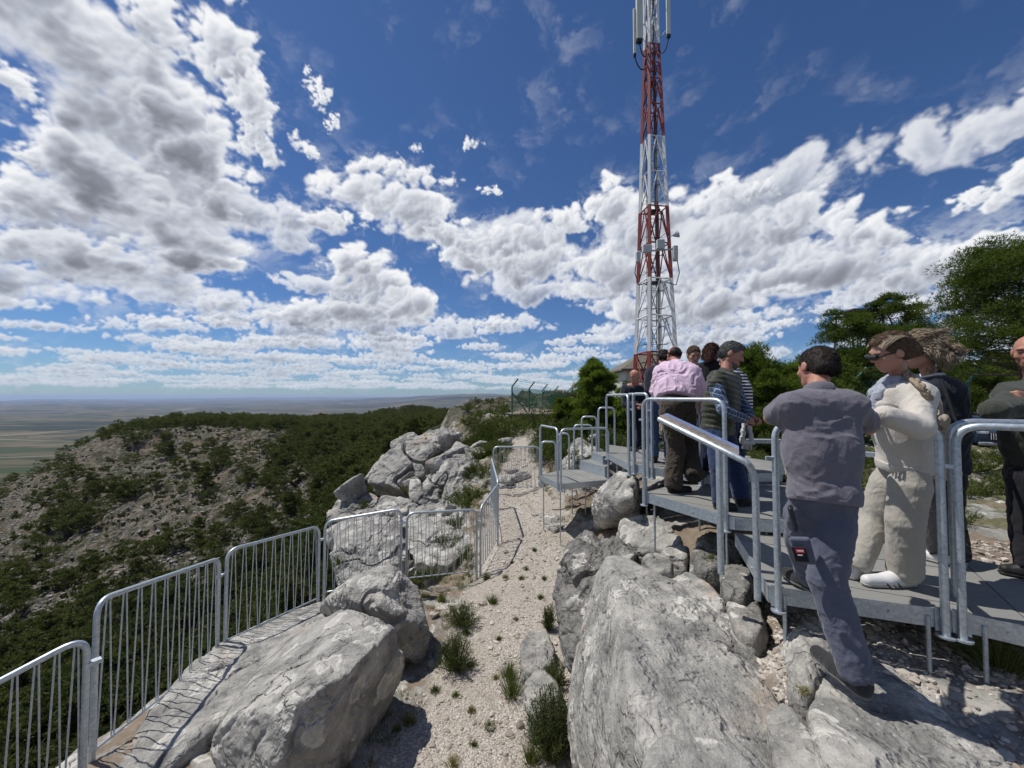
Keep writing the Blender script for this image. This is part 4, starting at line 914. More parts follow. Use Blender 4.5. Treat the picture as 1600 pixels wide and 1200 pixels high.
# ------------------------------------------------------------------ metal and timber
def galv_mat():
    m, n, b = new_mat('galvanised_steel', .42, .75, .5); g = n.node('ShaderNodeNewGeometry'); p = g.outputs['Position']
    v = n.node('ShaderNodeTexVoronoi'); n.put(v.inputs['Vector'], p); v.inputs['Scale'].default_value = 70
    s = n.node('ShaderNodeSeparateColor'); n.put(s.inputs[0], v.outputs['Color'])
    c = n.mix(s.outputs[0], (.40, .45, .49), (.56, .61, .65)); c = n.mix(n.mul(n.ss(n.noise(p, 5, 5, .7), .55, .75), .35), c, (.62, .64, .64)); n.put(b.inputs['Base Color'], c)
    n.put(b.inputs['Roughness'], n.add(.36, n.mul(n.noise(p, 25, 3), .2))); return m
GALV = galv_mat()
def plank_mat():
    m, n, b = new_mat('composite_decking', .7, 0, .3); tc = n.node('ShaderNodeTexCoord'); p = tc.outputs['Object']
    g = n.node('ShaderNodeNewGeometry')
    c = n.mix(n.noise(n.vm('MULTIPLY', p, (3, 60, 3)), 1, 4, .6), (.15, .152, .145), (.235, .235, .22))
    c = n.mix(n.mul(g.outputs['Random Per Island'], .35), c, (.26, .255, .235)); c = n.mix(n.mul(n.ss(n.noise(p, 2.3, 6, .7), .5, .7), .35), c, (.34, .32, .28))
    n.put(b.inputs['Base Color'], c); bump(n, b, n.noise(n.vm('MULTIPLY', p, (4, 90, 4)), 1, 3), .25, .004); return m
PLANK = plank_mat()
def clip_poly(poly, a, b, c):
    """keep the side a*x+b*y>=c"""
    out = []
    for i in range(len(poly)):
        p, q = poly[i], poly[(i+1) % len(poly)]; dp = a*p[0]+b*p[1]-c; dq = a*q[0]+b*q[1]-c
        if dp >= 0: out.append(p)
        if (dp >= 0) != (dq >= 0): t = dp/(dp-dq); out.append((p[0]+(q[0]-p[0])*t, p[1]+(q[1]-p[1])*t))
    return out
def ccw(poly):
    a = sum(poly[i][0]*poly[(i+1) % len(poly)][1]-poly[(i+1) % len(poly)][0]*poly[i][1] for i in range(len(poly)))
    return poly if a > 0 else poly[::-1]
def deck(poly, z, ang, label, supports, fascia=(0, 1, 2, 3, 4, 5, 6), fh=.105, name='deck_platform', bw=.21):
    poly = ccw(poly); root = empty(name, (sum(p[0] for p in poly)/len(poly), sum(p[1] for p in poly)/len(poly), z-.1), label, 'walkway deck', 'sections of the raised walkway')
    mb = MB(); ca, sa = math.cos(ang), math.sin(ang); t = [p[0]*ca+p[1]*sa for p in poly]; k = math.floor(min(t)/bw)*bw
    while k < max(t):
        q = clip_poly(clip_poly(poly, ca, sa, k+.0035), -ca, -sa, -(k+bw-.0035))
        if len(q) > 2: mb.poly(q, z-.028, z+random.Random(int(k*1000)).uniform(-.0008, .0008))
        k += bw
    o = mb.build('decking', PLANK, root); o.rotation_euler = (0, 0, 0)
    fb = MB(); c = Vector((sum(p[0] for p in poly)/len(poly), sum(p[1] for p in poly)/len(poly)))
    for i in range(len(poly)):
        if i not in fascia: continue
        a, b = Vector(poly[i]), Vector(poly[(i+1) % len(poly)]); d = (b-a); L = d.length; d.normalize(); nrm = Vector((d.y, -d.x))
        m = (a+b)/2+nrm*.006; an = math.atan2(d.y, d.x)
        fb.box((m.x, m.y, z+.003-fh/2), (L+.004, .006, fh), Matrix.Rotation(an, 3, 'Z')); 
        for s in np.arange(.18, L-.05, .42):
            w = a+d*s+nrm*.011; fb.tube([(w.x, w.y, z-fh*.5), (w.x+nrm.x*.006, w.y+nrm.y*.006, z-fh*.5)], .009, 8)
    smooth_by_angle(fb.build('fascia', GALV, root), 30)
    ub = MB()
    for i in range(3):
        f = (i+.5)/3; x = min(p[0] for p in poly)+.12+f*(max(p[0] for p in poly)-min(p[0] for p in poly)-.24); ys = [q for q in clip_poly(clip_poly(poly, 1, 0, x-.001), -1, 0, -(x+.001))]
        if len(ys) > 2: y0, y1 = min(q[1] for q in ys), max(q[1] for q in ys); ub.box((x, (y0+y1)/2, z-.028-.035), (.04, y1-y0-.03, .06))
    if ub.n: ub.build('joists', GALV, root)
    for (x, y, zb) in supports:
        sb = MB(); sb.tube([(x, y, z-.04), (x, y, zb)], .011, 10); sb.tube([(x, y, zb), (x, y, zb+.012)], .035, 10)
        smooth_by_angle(sb.build('support_post', GALV, root), 40)
    return root
ZB, ZA, ZC, ZD, ZF = -1.2, -1.067, -.95, -1.0, -1.5
PB = [(1.634, 2.5), (2.49, 2.21), (3.37, 2.91), (3.02, 3.23), (1.966, 3.44)]
PH = [(2.492, 2.205), (2.69, 2.06), (3.3, 1.55), (4.2, 2.3), (3.53, 2.71), (3.373, 2.908)]
PA = [(1.49, 4.35), (1.966, 3.446), (3.02, 3.236), (3.95, 4.0), (3.36, 4.86), (2.34, 4.72), (1.95, 4.72)]
PC = [(1.71, 5.46), (2.33, 4.726), (3.36, 4.866), (3.9, 5.6), (3.2, 6.9), (2.3, 7.0)]
PD = [(1.70, 7.0), (1.75, 5.65), (2.2, 6.8), (2.5, 7.4), (2.0, 8.1)]
PF = [(.554, 7.5), (.817, 6.73), (1.74, 7.05), (1.74, 8.0), (1.055, 8.03)]
deck(PB, ZB, R(65), 'near deck section with the two women and the big gap below, between the front railings', [(1.70, 2.46, -1.66), (2.36, 2.24, -1.62), (2.9, 2.9, -1.6)])
deck(PH, ZB-.0, R(-35), 'deck section running out of the right edge of the view', [(2.56, 2.14, -1.62)])
deck(PA, ZA, R(52), 'raised deck section on which the man in the quilted vest stands', [(1.56, 4.28, -1.75), (1.95, 3.56, -1.8), (2.6, 4.0, -1.6)])
deck(PC, ZC, R(60), 'middle deck section under the group in front of the mast', [(1.84, 5.34, -1.7), (2.3, 4.8, -1.7), (2.6, 6.5, -1.6)])
deck(PD, ZD, R(60), 'small upper landing beyond the middle deck', [(1.78, 6.6, -1.9)])
deck(PF, ZF, R(20), 'small lower landing on thin legs beside the gravel path', [(.60, 7.42, -2.55), (.84, 6.80, -2.62), (1.2, 7.8, -2.5), (1.45, 7.7, -2.5)])
deck([(1.40, 8.0), (1.74, 7.3), (1.76, 7.3), (1.98, 7.9), (1.8, 8.3)], -1.31, R(20), 'lower step between the two landings', [], fh=.19, name='deck_step')
deck([(1.66, 8.1), (1.765, 7.55), (1.98, 7.6), (1.95, 8.2)], -1.15, R(20), 'upper step between the two landings', [], fh=.16, name='deck_step')

def hoop_pts(a, b, r=.10, za=None, zb=None):
    """rounded hoop: foot a, up, over to b, foot b.  a, b = (x, y, zfoot, ztop)"""
    A0, A1, B1, B0 = Vector(a[:3]), Vector((a[0], a[1], a[3])), Vector((b[0], b[1], b[3])), Vector(b[:3])
    out = [A0]
    for (P0, Q, P1) in ((A0, A1, B1), (A1, B1, B0)):
        d0 = (P0-Q).normalized(); d1 = (P1-Q).normalized(); rr = min(r, (P0-Q).length*.45, (P1-Q).length*.45)
        s, e = Q+d0*rr, Q+d1*rr
        for i in range(9):
            t = i/8; out.append(s*(1-t)**2+Q*2*t*(1-t)*(1.0)+e*t*t if True else None)
    out.append(B0); return out
def railing(a, b, z, h, label, rad=.0195, r=.11, outn=(0, 0), name='railing', zb=None, low=.12, plates=True):
    zb = z if zb is None else zb
    root = empty(name, (a[0], a[1], z-low), label, 'railing', 'hooped tube railings of the walkway')
    A = (a[0], a[1], z-low, z+h); B = (b[0], b[1], zb-low, zb+h)
    mb = MB(); mb.tube(hoop_pts(A, B, r), rad, 14); smooth_by_angle(mb.build('handrail', GALV, root), 50)
    d = (Vector(b[:2])-Vector(a[:2])).normalized()
    if plates:
        for (x, y, s, zz) in ((a[0], a[1], 1, z), (b[0], b[1], -1, zb)):
            pb = MB(); pb.tube([(x, y, zz-low-.006), (x, y, zz-low+.004)], .042, 14)
            pb.box((x-d.y*.02, y+d.x*.02, zz-.05), (.07, .008, .13), Matrix.Rotation(math.atan2(d.y, d.x), 3, 'Z'))
            smooth_by_angle(pb.build('mounting_plate', GALV, root), 40)
        for t in (.35,):
            cb = MB(); cb.box((a[0]-d.x*.028, a[1]-d.y*.028, z+h*.78), (.05, .03, .022), Matrix.Rotation(math.atan2(d.y, d.x), 3, 'Z')); cb.build('clamp', GALV, root)
    return root
railing((1.66, 2.455), (2.415, 2.20), ZB, 1.04, 'railing the man in the polo shirt leans on, in front of the near deck', low=.13)
railing((2.475, 2.17), (3.10, 1.62), ZB, 1.04, 'railing at the right edge of the view, continuing past the bend of the deck', low=.13)
railing((2.66, 2.36), (3.3, 2.1), ZB, 1.05, 'curved railing top just behind the right edge railing', low=.02, plates=False)
railing((1.465, 4.33), (1.915, 3.50), ZA, 1.04, 'railing in front of the man in the quilted vest', low=.13)
railing((1.70, 5.43), (1.80, 5.16), ZC, .99, 'narrow railing hoop at the corner of the middle deck', r=.06)
railing((1.84, 5.11), (2.28, 4.70), ZC, .99, 'railing in front of the brown trousers, partly behind the upper deck railing')
railing((1.83, 6.1), (1.78, 5.66), ZC, .99, 'railing hoop at the inner side of the middle deck corner', r=.06)
railing((1.70, 6.98), (1.68, 5.60), ZD, 1.03, 'railing the bald man in the navy blazer rests his hand on')
railing((.84, 6.70), (1.73, 7.0), ZF, .94, 'front railing of the small lower landing')
railing((.545, 7.5), (.79, 6.74), ZF, .95, 'left side railing of the small lower landing')
def back_hoop(p0, p1, pytop, Y, lab, h=1.0):
    a, b = P(p0, pytop, Y), P(p1, pytop, Y-.05); railing((a.x, a.y), (b.x, b.y), a.z-h, h, lab, r=.09, low=.05, plates=False)
back_hoop(846, 868, 690, 8.3, 'lowest back railing hoop, left of the small landing', .9)
back_hoop(873, 889, 677, 8.4, 'narrow back railing hoop behind the small landing', .9)
back_hoop(897, 925, 664, 8.5, 'back railing hoop at the foot of the steps', .95)
back_hoop(909, 932, 651, 8.3, 'back railing hoop halfway up the steps', .95)
back_hoop(935, 960, 637, 8.2, 'back railing hoop at the head of the steps', .95)
def low_rail(a, b, z, h, lab):
    root = empty('low_rail', (a[0], a[1], z), lab, 'railing'); d = Vector((b[0]-a[0], b[1]-a[1])); L = d.length; an = Matrix.Rotation(math.atan2(d.y, d.x), 3, 'Z')
    mb = MB(); mb.box(((a[0]+b[0])/2, (a[1]+b[1])/2, z+h), (L, .12, .045), an); mb.build('top_beam', GALV, root)
    for t in (.03, .5, .97): pb = MB(); pb.box((a[0]+d.x*t, a[1]+d.y*t, z+h/2-.012), (.05, .05, h-.02), an); pb.build('post', GALV, root)
low_rail((3.34, 4.8), (2.40, 4.95), ZC+.0, .40, 'low bench-like steel rail at the back of the deck, right of the vest man')
low_rail((3.90, 4.1), (3.42, 4.75), ZA, .45, 'low steel rail on the far right side of the raised deck')
# lectern with the panorama panel
def lectern():
    root = empty('information_lectern', (1.55, 2.6, ZB), 'slanted information panel on a thick tube frame, rising over the sloping deck side', 'info panel')
    tip = P(1030, 655, 3.35); bend = P(1166, 722, 2.58)
    a = P(1140, 735, 2.95)
    post = G(1184, 935, ZB-.12)
    mb = MB(); pts = [tip, tip.lerp(bend, .5), bend]
    q = Vector((post.x, post.y, bend.z-.05)); e = Vector((post.x, post.y, bend.z-.18))
    for i in range(1, 9): t = i/8; pts.append(bend*(1-t)**2+q*2*t*(1-t)+e*t*t)
    pts.append(Vector((post.x, post.y, ZB-.13))); mb.tube(pts, .0215, 14); smooth_by_angle(mb.build('tube_frame', GALV, root), 50)
    t = .74; f = tip.lerp(bend, t)
    mb = MB(); mb.tube([(f.x, f.y, f.z-.01), (f.x, f.y, ZB-.05)], .022, 12); smooth_by_angle(mb.build('support_post', GALV, root), 50)
    # panel sheet lies on the tube, tilted towards the deck
    d = (bend-tip); side = Vector((.50, .86, .015)).normalized()*.42
    p0 = tip+Vector((0, 0, .02)); p1 = tip+d*.93+Vector((0, 0, .02)); p2 = p1+side*.95; p3 = p0+side
    nrm = d.cross(side).normalized(); nrm = -nrm if nrm.z < 0 else nrm
    m, n, b = new_mat('printed_panorama', .25, 0, .5); tc = n.node('ShaderNodeTexCoord'); sp = n.node('ShaderNodeSeparateXYZ'); n.put(sp.inputs[0], tc.outputs['UV'])
    hz = n.add(.55, n.mul(n.sub(n.noise(tc.outputs['UV'], 4, 4), .5), .25)); c = n.mix(n.ss(sp.outputs[1], hz, n.add(hz, .02)), n.ramp(n.noise(tc.outputs['UV'], 14, 5), [(.3, (.12, .13, .10)), (.6, (.34, .28, .25)), (.8, (.5, .47, .45))]), (.22, .30, .55)); n.put(b.inputs['Base Color'], c)
    V = []; 
    for k in (.012, .0): V += [tuple(p+nrm*k) for p in (p0, p1, p2, p3)]
    F = [(0, 1, 2, 3), (7, 6, 5, 4), (0, 4, 5, 1), (1, 5, 6, 2), (2, 6, 7, 3), (3, 7, 4, 0)]
    o = mesh_np('panel', V, F, m, root, False); uv = o.data.uv_layers.new(name='UV'); co = [(0, 0), (1, 0), (1, 1), (0, 1)]
    for i, l in enumerate(o.data.loops): uv.data[i].uv = co[l.vertex_index % 4]
    mb = MB(); 
    for t in (.1, .5, .9): s = p0.lerp(p1, t); mb.tube([tuple(s-nrm*.006), tuple(s+side*.9-nrm*.006)], .008, 8)
    mb.build('panel_bracket', GALV, root)
lectern()

# ---- mesh barrier along the edge
def fence_panel(a, b, h, label, nb=9, group='barrier panels along the edge', rad=.019):
    """a, b = (x, y, ztop)"""
    a, b = Vector(a), Vector(b); root = empty('barrier_panel', (a.x, a.y, a.z-h), label, 'barrier', group)
    d = (b-a); L = d.length; mb = MB()
    mb.tube(hoop_pts((a.x, a.y, a.z-h-.05, a.z), (b.x, b.y, b.z-h-.05, b.z), .13), rad, 12)
    smooth_by_angle(mb.build('frame', GALV, root), 50)
    lo = Vector((0, 0, -h+.10)); mb = MB(); mb.tube([a+lo, b+lo], .010, 8); smooth_by_angle(mb.build('bottom_rail', GALV, root), 50)
    for i in range(nb):
        t0 = (i+.62)/(nb+.2); w = .20/nb
        top = a+d*t0+Vector((0, 0, -.012-.05*max(0, 1-min(t0, 1-t0)*L/.12)**2))
        mb = MB()
        for s in (-1, 1):
            mb.tube([top+d*(s*.10/nb), a+d*min(max(t0+s*.42/nb, .02), .98)+lo], .0052, 6)
        smooth_by_angle(mb.build('baluster', GALV, root), 50)
    ck = MB(); u = d.normalized(); ck.box(tuple(b+u*.03+Vector((0, 0, -.20))), (.075, .045, .025), Matrix.Rotation(math.atan2(u.y, u.x), 3, 'Z')); ck.build('clamp', GALV, root)
def tp(px, py, Y): return P(px, py, Y)
FP = [((-210, 1175, 2.0), (137, 992, 2.60), 1.10, 'barrier panel cut off by the bottom left corner', 9),
      ((152, 938, 2.76), (343, 872, 4.35), 1.13, 'long barrier panel climbing from the bottom left, second from the corner', 10),
      ((355, 860, 4.42), (499, 822, 5.55), 1.10, 'third barrier panel from the corner, above the whaleback slab', 10),
      ((508, 815, 5.62), (627, 795, 5.78), 1.10, 'barrier panel in front of the rock with the orange face', 9),
      ((636, 802, 6.0), (745, 796, 6.35), 1.08, 'barrier panel beside the path, facing the viewer', 9),
      ((751, 793, 6.42), (778, 757, 7.25), 1.08, 'sharply foreshortened barrier panel turning away at the path', 8),
      ((778, 752, 7.32), (768, 716, 9.0), 1.08, 'barrier panel running away from the viewer beside the path', 9),
      ((771, 698, 9.7), (843, 698, 9.75), 1.10, 'far barrier panel standing across the gravel path like a gate', 11)]
for a, b, h, lb, nb in FP: fence_panel(P(*a), P(*b), h, lb, nb)

# ------------------------------------------------------------------ lattice mast
def paint(name, c, rough=.5):
    m, n, b = new_mat(name, rough, .0, .4); g = n.node('ShaderNodeNewGeometry')
    n.put(b.inputs['Base Color'], n.mix(n.mul(n.ss(n.noise(g.outputs['Position'], 1.7, 6, .7), .5, .75), .4), c, tuple(k*.55+.03 for k in c))); return m
RED = paint('red_paint', (.26, .045, .035)); WHITE = paint('white_paint', (.72, .72, .70)); DKST = paint('dark_steel', (.045, .05, .06)); ANT = paint('antenna_shell', (.55, .58, .52)); GREY = paint('grey_paint', (.48, .5, .5)); BLACKR = paint('black_rubber', (.02, .02, .022))
GREENP = paint('green_fence_paint', (.02, .10, .075))
def mast():
    Y = 28.; X0 = (1034-800)/FPX*Y
    root = empty('telecom_mast', (X0, Y, -1.3), 'tall red and white lattice telecom mast with antennas behind the visitors', 'radio mast')
    zf = lambda py: P(1027, py, Y).z
    LV = [(640, 72), (549, 61), (491, 56), (432, 51), (375, 46.5), (316, 42), (260, 38), (203, 33.5), (150, 30), (108, 27), (82, 24.5), (52, 22.5), (10, 21), (-40, 21), (-100, 20), (-150, 20)]
    zs = [zf(p) for p, w in LV]; ws = [w*.80/FPX*Y for p, w in LV]; cx = [X0-(1027-800)/FPX*Y+((1027-(549-p)*.0125)-800)/FPX*Y for p, w in LV]; cx = [X0]*len(LV)
    rot = R(9)
    def corner(i, k): w = ws[i]/2*.92; sx, sy = [(-1, -1), (1, -1), (1, 1), (-1, 1)][k]; x, y = sx*w, sy*w; return Vector((cx[i]+x*math.cos(rot)-y*math.sin(rot), Y+1.2+x*math.sin(rot)+y*math.cos(rot), zs[i]))
    def col(i): p = (LV[i][0]+LV[i+1][0])/2; return RED if (p > 549 or 316 < p < 432 or 52 < p < 203) else WHITE
    for i in range(len(LV)-1):
        m = col(i); leg = .150*(1-.42*i/len(LV))
        for k in range(4):
            a, b = corner(i, k), corner(i+1, k)
            mb = MB(); dz = (b-a); mb.box(tuple((a+b)/2), (leg*1.6, leg*1.6, dz.length+.02), dz.to_track_quat('Z', 'Y').to_matrix()); mb.build('leg', m, root)
            c, d = corner(i, (k+1) % 4), corner(i+1, (k+1) % 4); mid = (b+d)/2; mb = MB(); th = .042*(1-.4*i/len(LV))+.010
            if i > 0:
                mb.tube([a, mid], th, 5); mb.tube([c, mid], th, 5)
                n1, n2 = a.lerp(b, .5), c.lerp(d, .5); 
            else: mb.tube([a, d], th, 5); mb.tube([c, b], th, 5)
            mb.tube([b, d], th*1.1, 5); mb.build('brace', m, root)
        mb = MB(); n = max(1, int((zs[i+1]-zs[i])/1.2))
        for q in range(n):
            t = (q+.5)/n; pts = [corner(i, k).lerp(corner(i+1, k), t) for k in range(4)]
            mb.tube([pts[0].lerp(pts[1], .18), pts[2].lerp(pts[3], .82)], .022, 4); mb.tube([pts[0].lerp(pts[1], .82), pts[2].lerp(pts[3], .18)], .022, 4)
            mb.tube([pts[0].lerp(pts[3], .5), pts[1].lerp(pts[2], .5)], .02, 4)
        mb.tube([(X0+.25, Y+1.45, zs[i]+.05), (X0+.25, Y+1.4, zs[i+1]-.05)], .02, 4); mb.build('inner_frame', DKST, root)
    # ladder with cable tray
    mb = MB(); cxx, cy = X0, Y+1.3
    for dx in (-.17, .17): mb.tube([(cxx+dx, cy, -1), (cxx+dx, cy, zs[-1])], .024, 5)
    z = -1
    while z < zs[-1]: mb.tube([(cxx-.17, cy, z), (cxx+.17, cy, z)], .014, 4); z += .32
    mb.build('ladder', DKST, root)
    mb = MB()
    for dx in (-.42, -.34, .34, .40, .46): mb.tube([(cxx+dx*1.2, cy+.25, -1), (cxx+dx*.7, cy+.2, zs[-1])], .022, 5)
    mb.build('cables', DKST, root)
    for z in (zs[3], zs[5], zs[9]):
        mb = MB(); w = np.interp(z, zs, ws)*.46; pts = [(X0-w, Y+1.2-w), (X0+w, Y+1.2-w), (X0+w, Y+1.2+w), (X0-w, Y+1.2+w)]
        mb.box((X0, Y+1.2, z-.12), (2*w*.6, 2*w*.5, .05)); mb.build('platform', DKST, root)
    def panel(px, y0, y1, w, dy, lab=None, d=.16):
        a, b = P(px, y0, Y+dy), P(px, y1, Y+dy); mb = MB(); H = a.z-b.z; wd = w/FPX*Y
        mb.box((a.x, a.y, (a.z+b.z)/2), (wd, d, H)); o = mb.build('antenna', ANT, root)
        bv = o.modifiers.new('b', 'BEVEL'); bv.width = .04; bv.segments = 3
        cb = MB(); cb.box((a.x, a.y, b.z-.12), (wd*.9, d*.9, .24)); cb.build('connector_box', BLACKR, o); o.children[0].matrix_parent_inverse = Matrix()
        cb2 = MB(); s = 1 if px > 1020 else -1; e = Vector((X0+.35*s, Y+.8, b.z+.2-(.4 if s > 0 else .1)))
        p0 = Vector((a.x, a.y, b.z-.2)); pts = []
        for i in range(11): t = i/10; q = p0.lerp(e, t); q.z -= math.sin(t*math.pi)**.8*.9*(1-t*.4); pts.append(q)
        cb2.tube(pts, .045, 8); cb2.build('feeder_cable', BLACKR, root)
        mb = MB(); 
        for zz in (b.z+.5, a.z-.5): mb.tube([(a.x, a.y, zz), (X0+.3*s, Y+.9, zz)], .03, 6)
        mb.build('antenna_bracket', GALV, root)
    panel(991, 14, 84, 4.2, -.2); panel(997.5, -60, 62, 9, -.3, d=.3); panel(1043, -60, 54, 6.5, -.2)
    # radio heads and dishes at mid height
    for (px, py, w, h) in ((1011, 389, 14, 12), (1032, 382, 12, 15), (1055, 396, 7, 24), (997, 402, 7, 16)):
        a = P(px, py, Y-.25); mb = MB(); mb.box(tuple(a), (w/FPX*Y, .28, h/FPX*Y)); o = mb.build('radio_unit', GREY, root); bv = o.modifiers.new('b', 'BEVEL'); bv.width = .03
    mb = MB(); a, b = P(997, 393, Y-.1), P(1058, 389, Y-.1); mb.tube([a, b], .07, 8); mb.build('equipment_ring', GALV, root)
    a = P(1052, 368, Y-.1); mb = MB(); mb.tube([a, a+Vector((.12, 0, .02)), a+Vector((.34, -.05, .1))], [.08, .12, .27], 14, cap=True); mb.tube([a, a-Vector((.4, 0, .1))], .03, 6); mb.build('dish', GREY, root)
    for px, s in ((995, -1), (1058, 1)):
        a = P(px, 405, Y-.1); mb = MB(); mb.tube([a, a+Vector((s*.15, 0, -1.0)), a+Vector((-s*.1, 0, -1.9)), a+Vector((-s*.8, 0, -1.7))], .035, 6); mb.build('feeder_cable', BLACKR, root)
    return root
mast()
def small_house():
    Y = 34; root = empty('small_house', (11.6, Y, -1.4), 'small pale building with a grey tiled hip roof behind the foot of the mast', 'building')
    m, n, b = new_mat('roof_tiles', .9, 0, .1); g = n.node('ShaderNodeNewGeometry'); n.put(b.inputs['Base Color'], n.mix(n.noise(g.outputs['Position'], 3, 5), (.10, .095, .075), (.26, .24, .20)))
    wv = n.node('ShaderNodeTexWave'); n.put(wv.inputs[0], g.outputs['Position']); wv.inputs['Scale'].default_value = 3; bump(n, b, wv.outputs[1], .7, .06)
    wm = paint('pale_render', (.52, .51, .47), .9)
    x0, x1, y0, y1 = 9.55, 15.5, 32.5, 37.5; ze = 2.35; zt = 4.15
    mb = MB(); mb.box(((x0+x1)/2, (y0+y1)/2, (ze-1.6)/2), (x1-x0, y1-y0, ze+1.6)); mb.build('wall', wm, root)
    e = .45; V = [(x0-e, y0-e, ze), (x1+e, y0-e, ze), (x1+e, y1+e, ze), (x0-e, y1+e, ze), (x0+2.5, (y0+y1)/2, zt), (x1-2.5, (y0+y1)/2, zt)]
    V += [(a, b_, c-.14) for a, b_, c in V[:4]]
    mesh_np('roof', V, [np.array([(0, 1, 5, 4), (2, 3, 4, 5), (0, 6, 7, 1), (1, 7, 8, 2), (2, 8, 9, 3), (3, 9, 6, 0), (9, 8, 7, 6)]), np.array([(3, 0, 4), (1, 2, 5)])], m, root, False)
    for x in (11.2, 13.6):
        mb = MB(); mb.box((x, y0-.03, 1.2), (1.0, .08, 1.1)); o = mb.build('window', WHITE, root)
        gm = paint('window_glass', (.03, .04, .05), .1); mb = MB(); mb.box((x, y0-.075, 1.2), (.86, .02, .96)); w = mb.build('pane', gm, o); 
    mb = MB(); mb.box((12.4, y0-.02, -.4), (.95, .08, 2.0)); mb.build('door', paint('green_door', (.03, .09, .06)), root)
small_house()
def chain_fence(posts, h, label, lean=(.35, .45), low=0, brace=True):
    """posts = list of (x, y, zfoot)"""
    root = empty('wire_fence', posts[0], label, 'fence')
    for i, p in enumerate(posts):
        p = Vector(p); mb = MB(); mb.tube([p, p+Vector((0, 0, h)), p+Vector((lean[0], -.1, h+lean[1]))], .045, 8); smooth_by_angle(mb.build('post', GREENP, root), 50)
    if brace: p = Vector(posts[0]); mb = MB(); mb.tube([p+Vector((0, 0, h*.8)), p+Vector((.9, .1, 0))], .035, 6); mb.tube([p+Vector((0, 0, h*.75)), p+Vector((1.5, 1.8, 0))], .03, 6); mb.build('brace', GREENP, root)
    mb = MB()
    for a, b in zip(posts[:-1], posts[1:]):
        a, b = Vector(a), Vector(b); d = b-a; L = d.length; st_ = .16
        for k in np.arange(-h, L, st_):
            for s in (0, 1):
                s0, s1 = max(k, 0), min(k+h, L)
                if s1 <= s0: continue
                q = [a+d*(s0/L)+Vector((0, 0, (s0-k) if not s else h-(s0-k))), a+d*(s1/L)+Vector((0, 0, (s1-k) if not s else h-(s1-k)))]
                mb.tube(q, .007, 3, cap=False)
        for z in (.02, h*.5, h-.02): mb.tube([a+Vector((0, 0, z)), b+Vector((0, 0, z))], .006, 4, cap=False)
    mb.build('wire_mesh', GREENP, root)
    mb = MB()
    for t in (.5, 1.): 
        for a, b in zip(posts[:-1], posts[1:]): o = Vector((lean[0]*t, -.1*t, h+lean[1]*t)); mb.tube([Vector(a)+o, Vector(b)+o], .006, 4, cap=False)
    mb.build('top_wire', GREENP, root)
fz = P(800, 645, 24).z
chain_fence([tuple(P(px, py, Y)) for px, py, Y in ((800, 647, 22), (827, 645, 25), (848, 643, 28.5), (866, 641, 32), (886, 640, 36), (905, 638, 40))], 1.55, 'green wire mesh fence with cranked posts on the low stone wall near centre')
chain_fence([(9.6, 15.5, -1.4), (12.4, 14.0, -1.5), (15.2, 12.9, -1.6)], 2.1, 'green wire mesh fence between the polo shirt and the cream sweater')
def stone_wall():
    m, n, b = new_mat('pinkish_stone', .95, 0, .1); tc = n.node('ShaderNodeNewGeometry'); br = n.node('ShaderNodeTexBrick'); n.put(br.inputs['Vector'], n.vm('MULTIPLY', tc.outputs['Position'], (1, 0, 1)))
    sp = n.node('ShaderNodeSeparateXYZ'); n.put(sp.inputs[0], tc.outputs['Position']); cb = n.node('ShaderNodeCombineXYZ'); n.put(cb.inputs[0], n.add(sp.outputs[0], sp.outputs[1])); n.put(cb.inputs[1], sp.outputs[2]); n.put(br.inputs['Vector'], cb.outputs[0])
    br.inputs['Scale'].default_value = 1.6; br.inputs['Color1'].default_value = (.36, .25, .20, 1); br.inputs['Color2'].default_value = (.44, .34, .28, 1); br.inputs['Mortar'].default_value = (.22, .19, .16, 1)
    n.put(b.inputs['Base Color'], n.mix(n.mul(n.noise(tc.outputs['Position'], 5, 5), .5), br.outputs[0], (.25, .2, .17))); bump(n, b, br.outputs[1], -.5, .03)
    root = empty('stone_wall', tuple(P(800, 668, 21)), 'low pinkish stone wall with a flat coping below the green fence', 'wall')
    a, c, d = P(794, 670, 21.5), P(905, 670, 21.9), P(905, 648, 41)
    mb = MB(); zt = P(794, 648, 21.5).z
    mb.poly(ccw([(a.x, a.y), (c.x, c.y), (d.x+1, d.y), (a.x+2.0, d.y)]), a.z-1.2, zt); o = mb.build('masonry', m, root)
    mb = MB(); mb.box(((a.x+c.x)/2, a.y-.0, zt+.05), (c.x-a.x+.3, .5, .10)); o = mb.build('coping', ROCKW, root); bv = o.modifiers.new('b', 'BEVEL'); bv.width = .02
stone_wall()
def lookout():
    root = empty('lattice_lookout', (26, 31, -1), 'dark steel lattice frame top rising behind the tall pine on the right', 'lattice mast')
    a = P(1341, 487, 31); w = .95; mb = MB(); mb.box((a.x, a.y, a.z), (2*w+.5, 2*w, .12)); mb.build('platform', DKST, root)
    for sx in (-1, 1):
        for sy in (-1, 1): mb = MB(); mb.tube([(a.x+sx*w, a.y+sy*w, a.z), (a.x+sx*w*1.4, a.y+sy*w*1.4, -1.5)], .07, 5); mb.build('leg', DKST, root)
    mb = MB()
    for k in range(5):
        z0, z1 = a.z-k*1.5, a.z-(k+1)*1.5
        for sy in (-1, 1): mb.tube([(a.x-w, a.y+sy*w, z0), (a.x+w*1.1, a.y+sy*w, z1)], .04, 4); mb.tube([(a.x+w, a.y+sy*w, z0), (a.x-w*1.1, a.y+sy*w, z1)], .04, 4)
    mb.build('brace', DKST, root)
lookout()
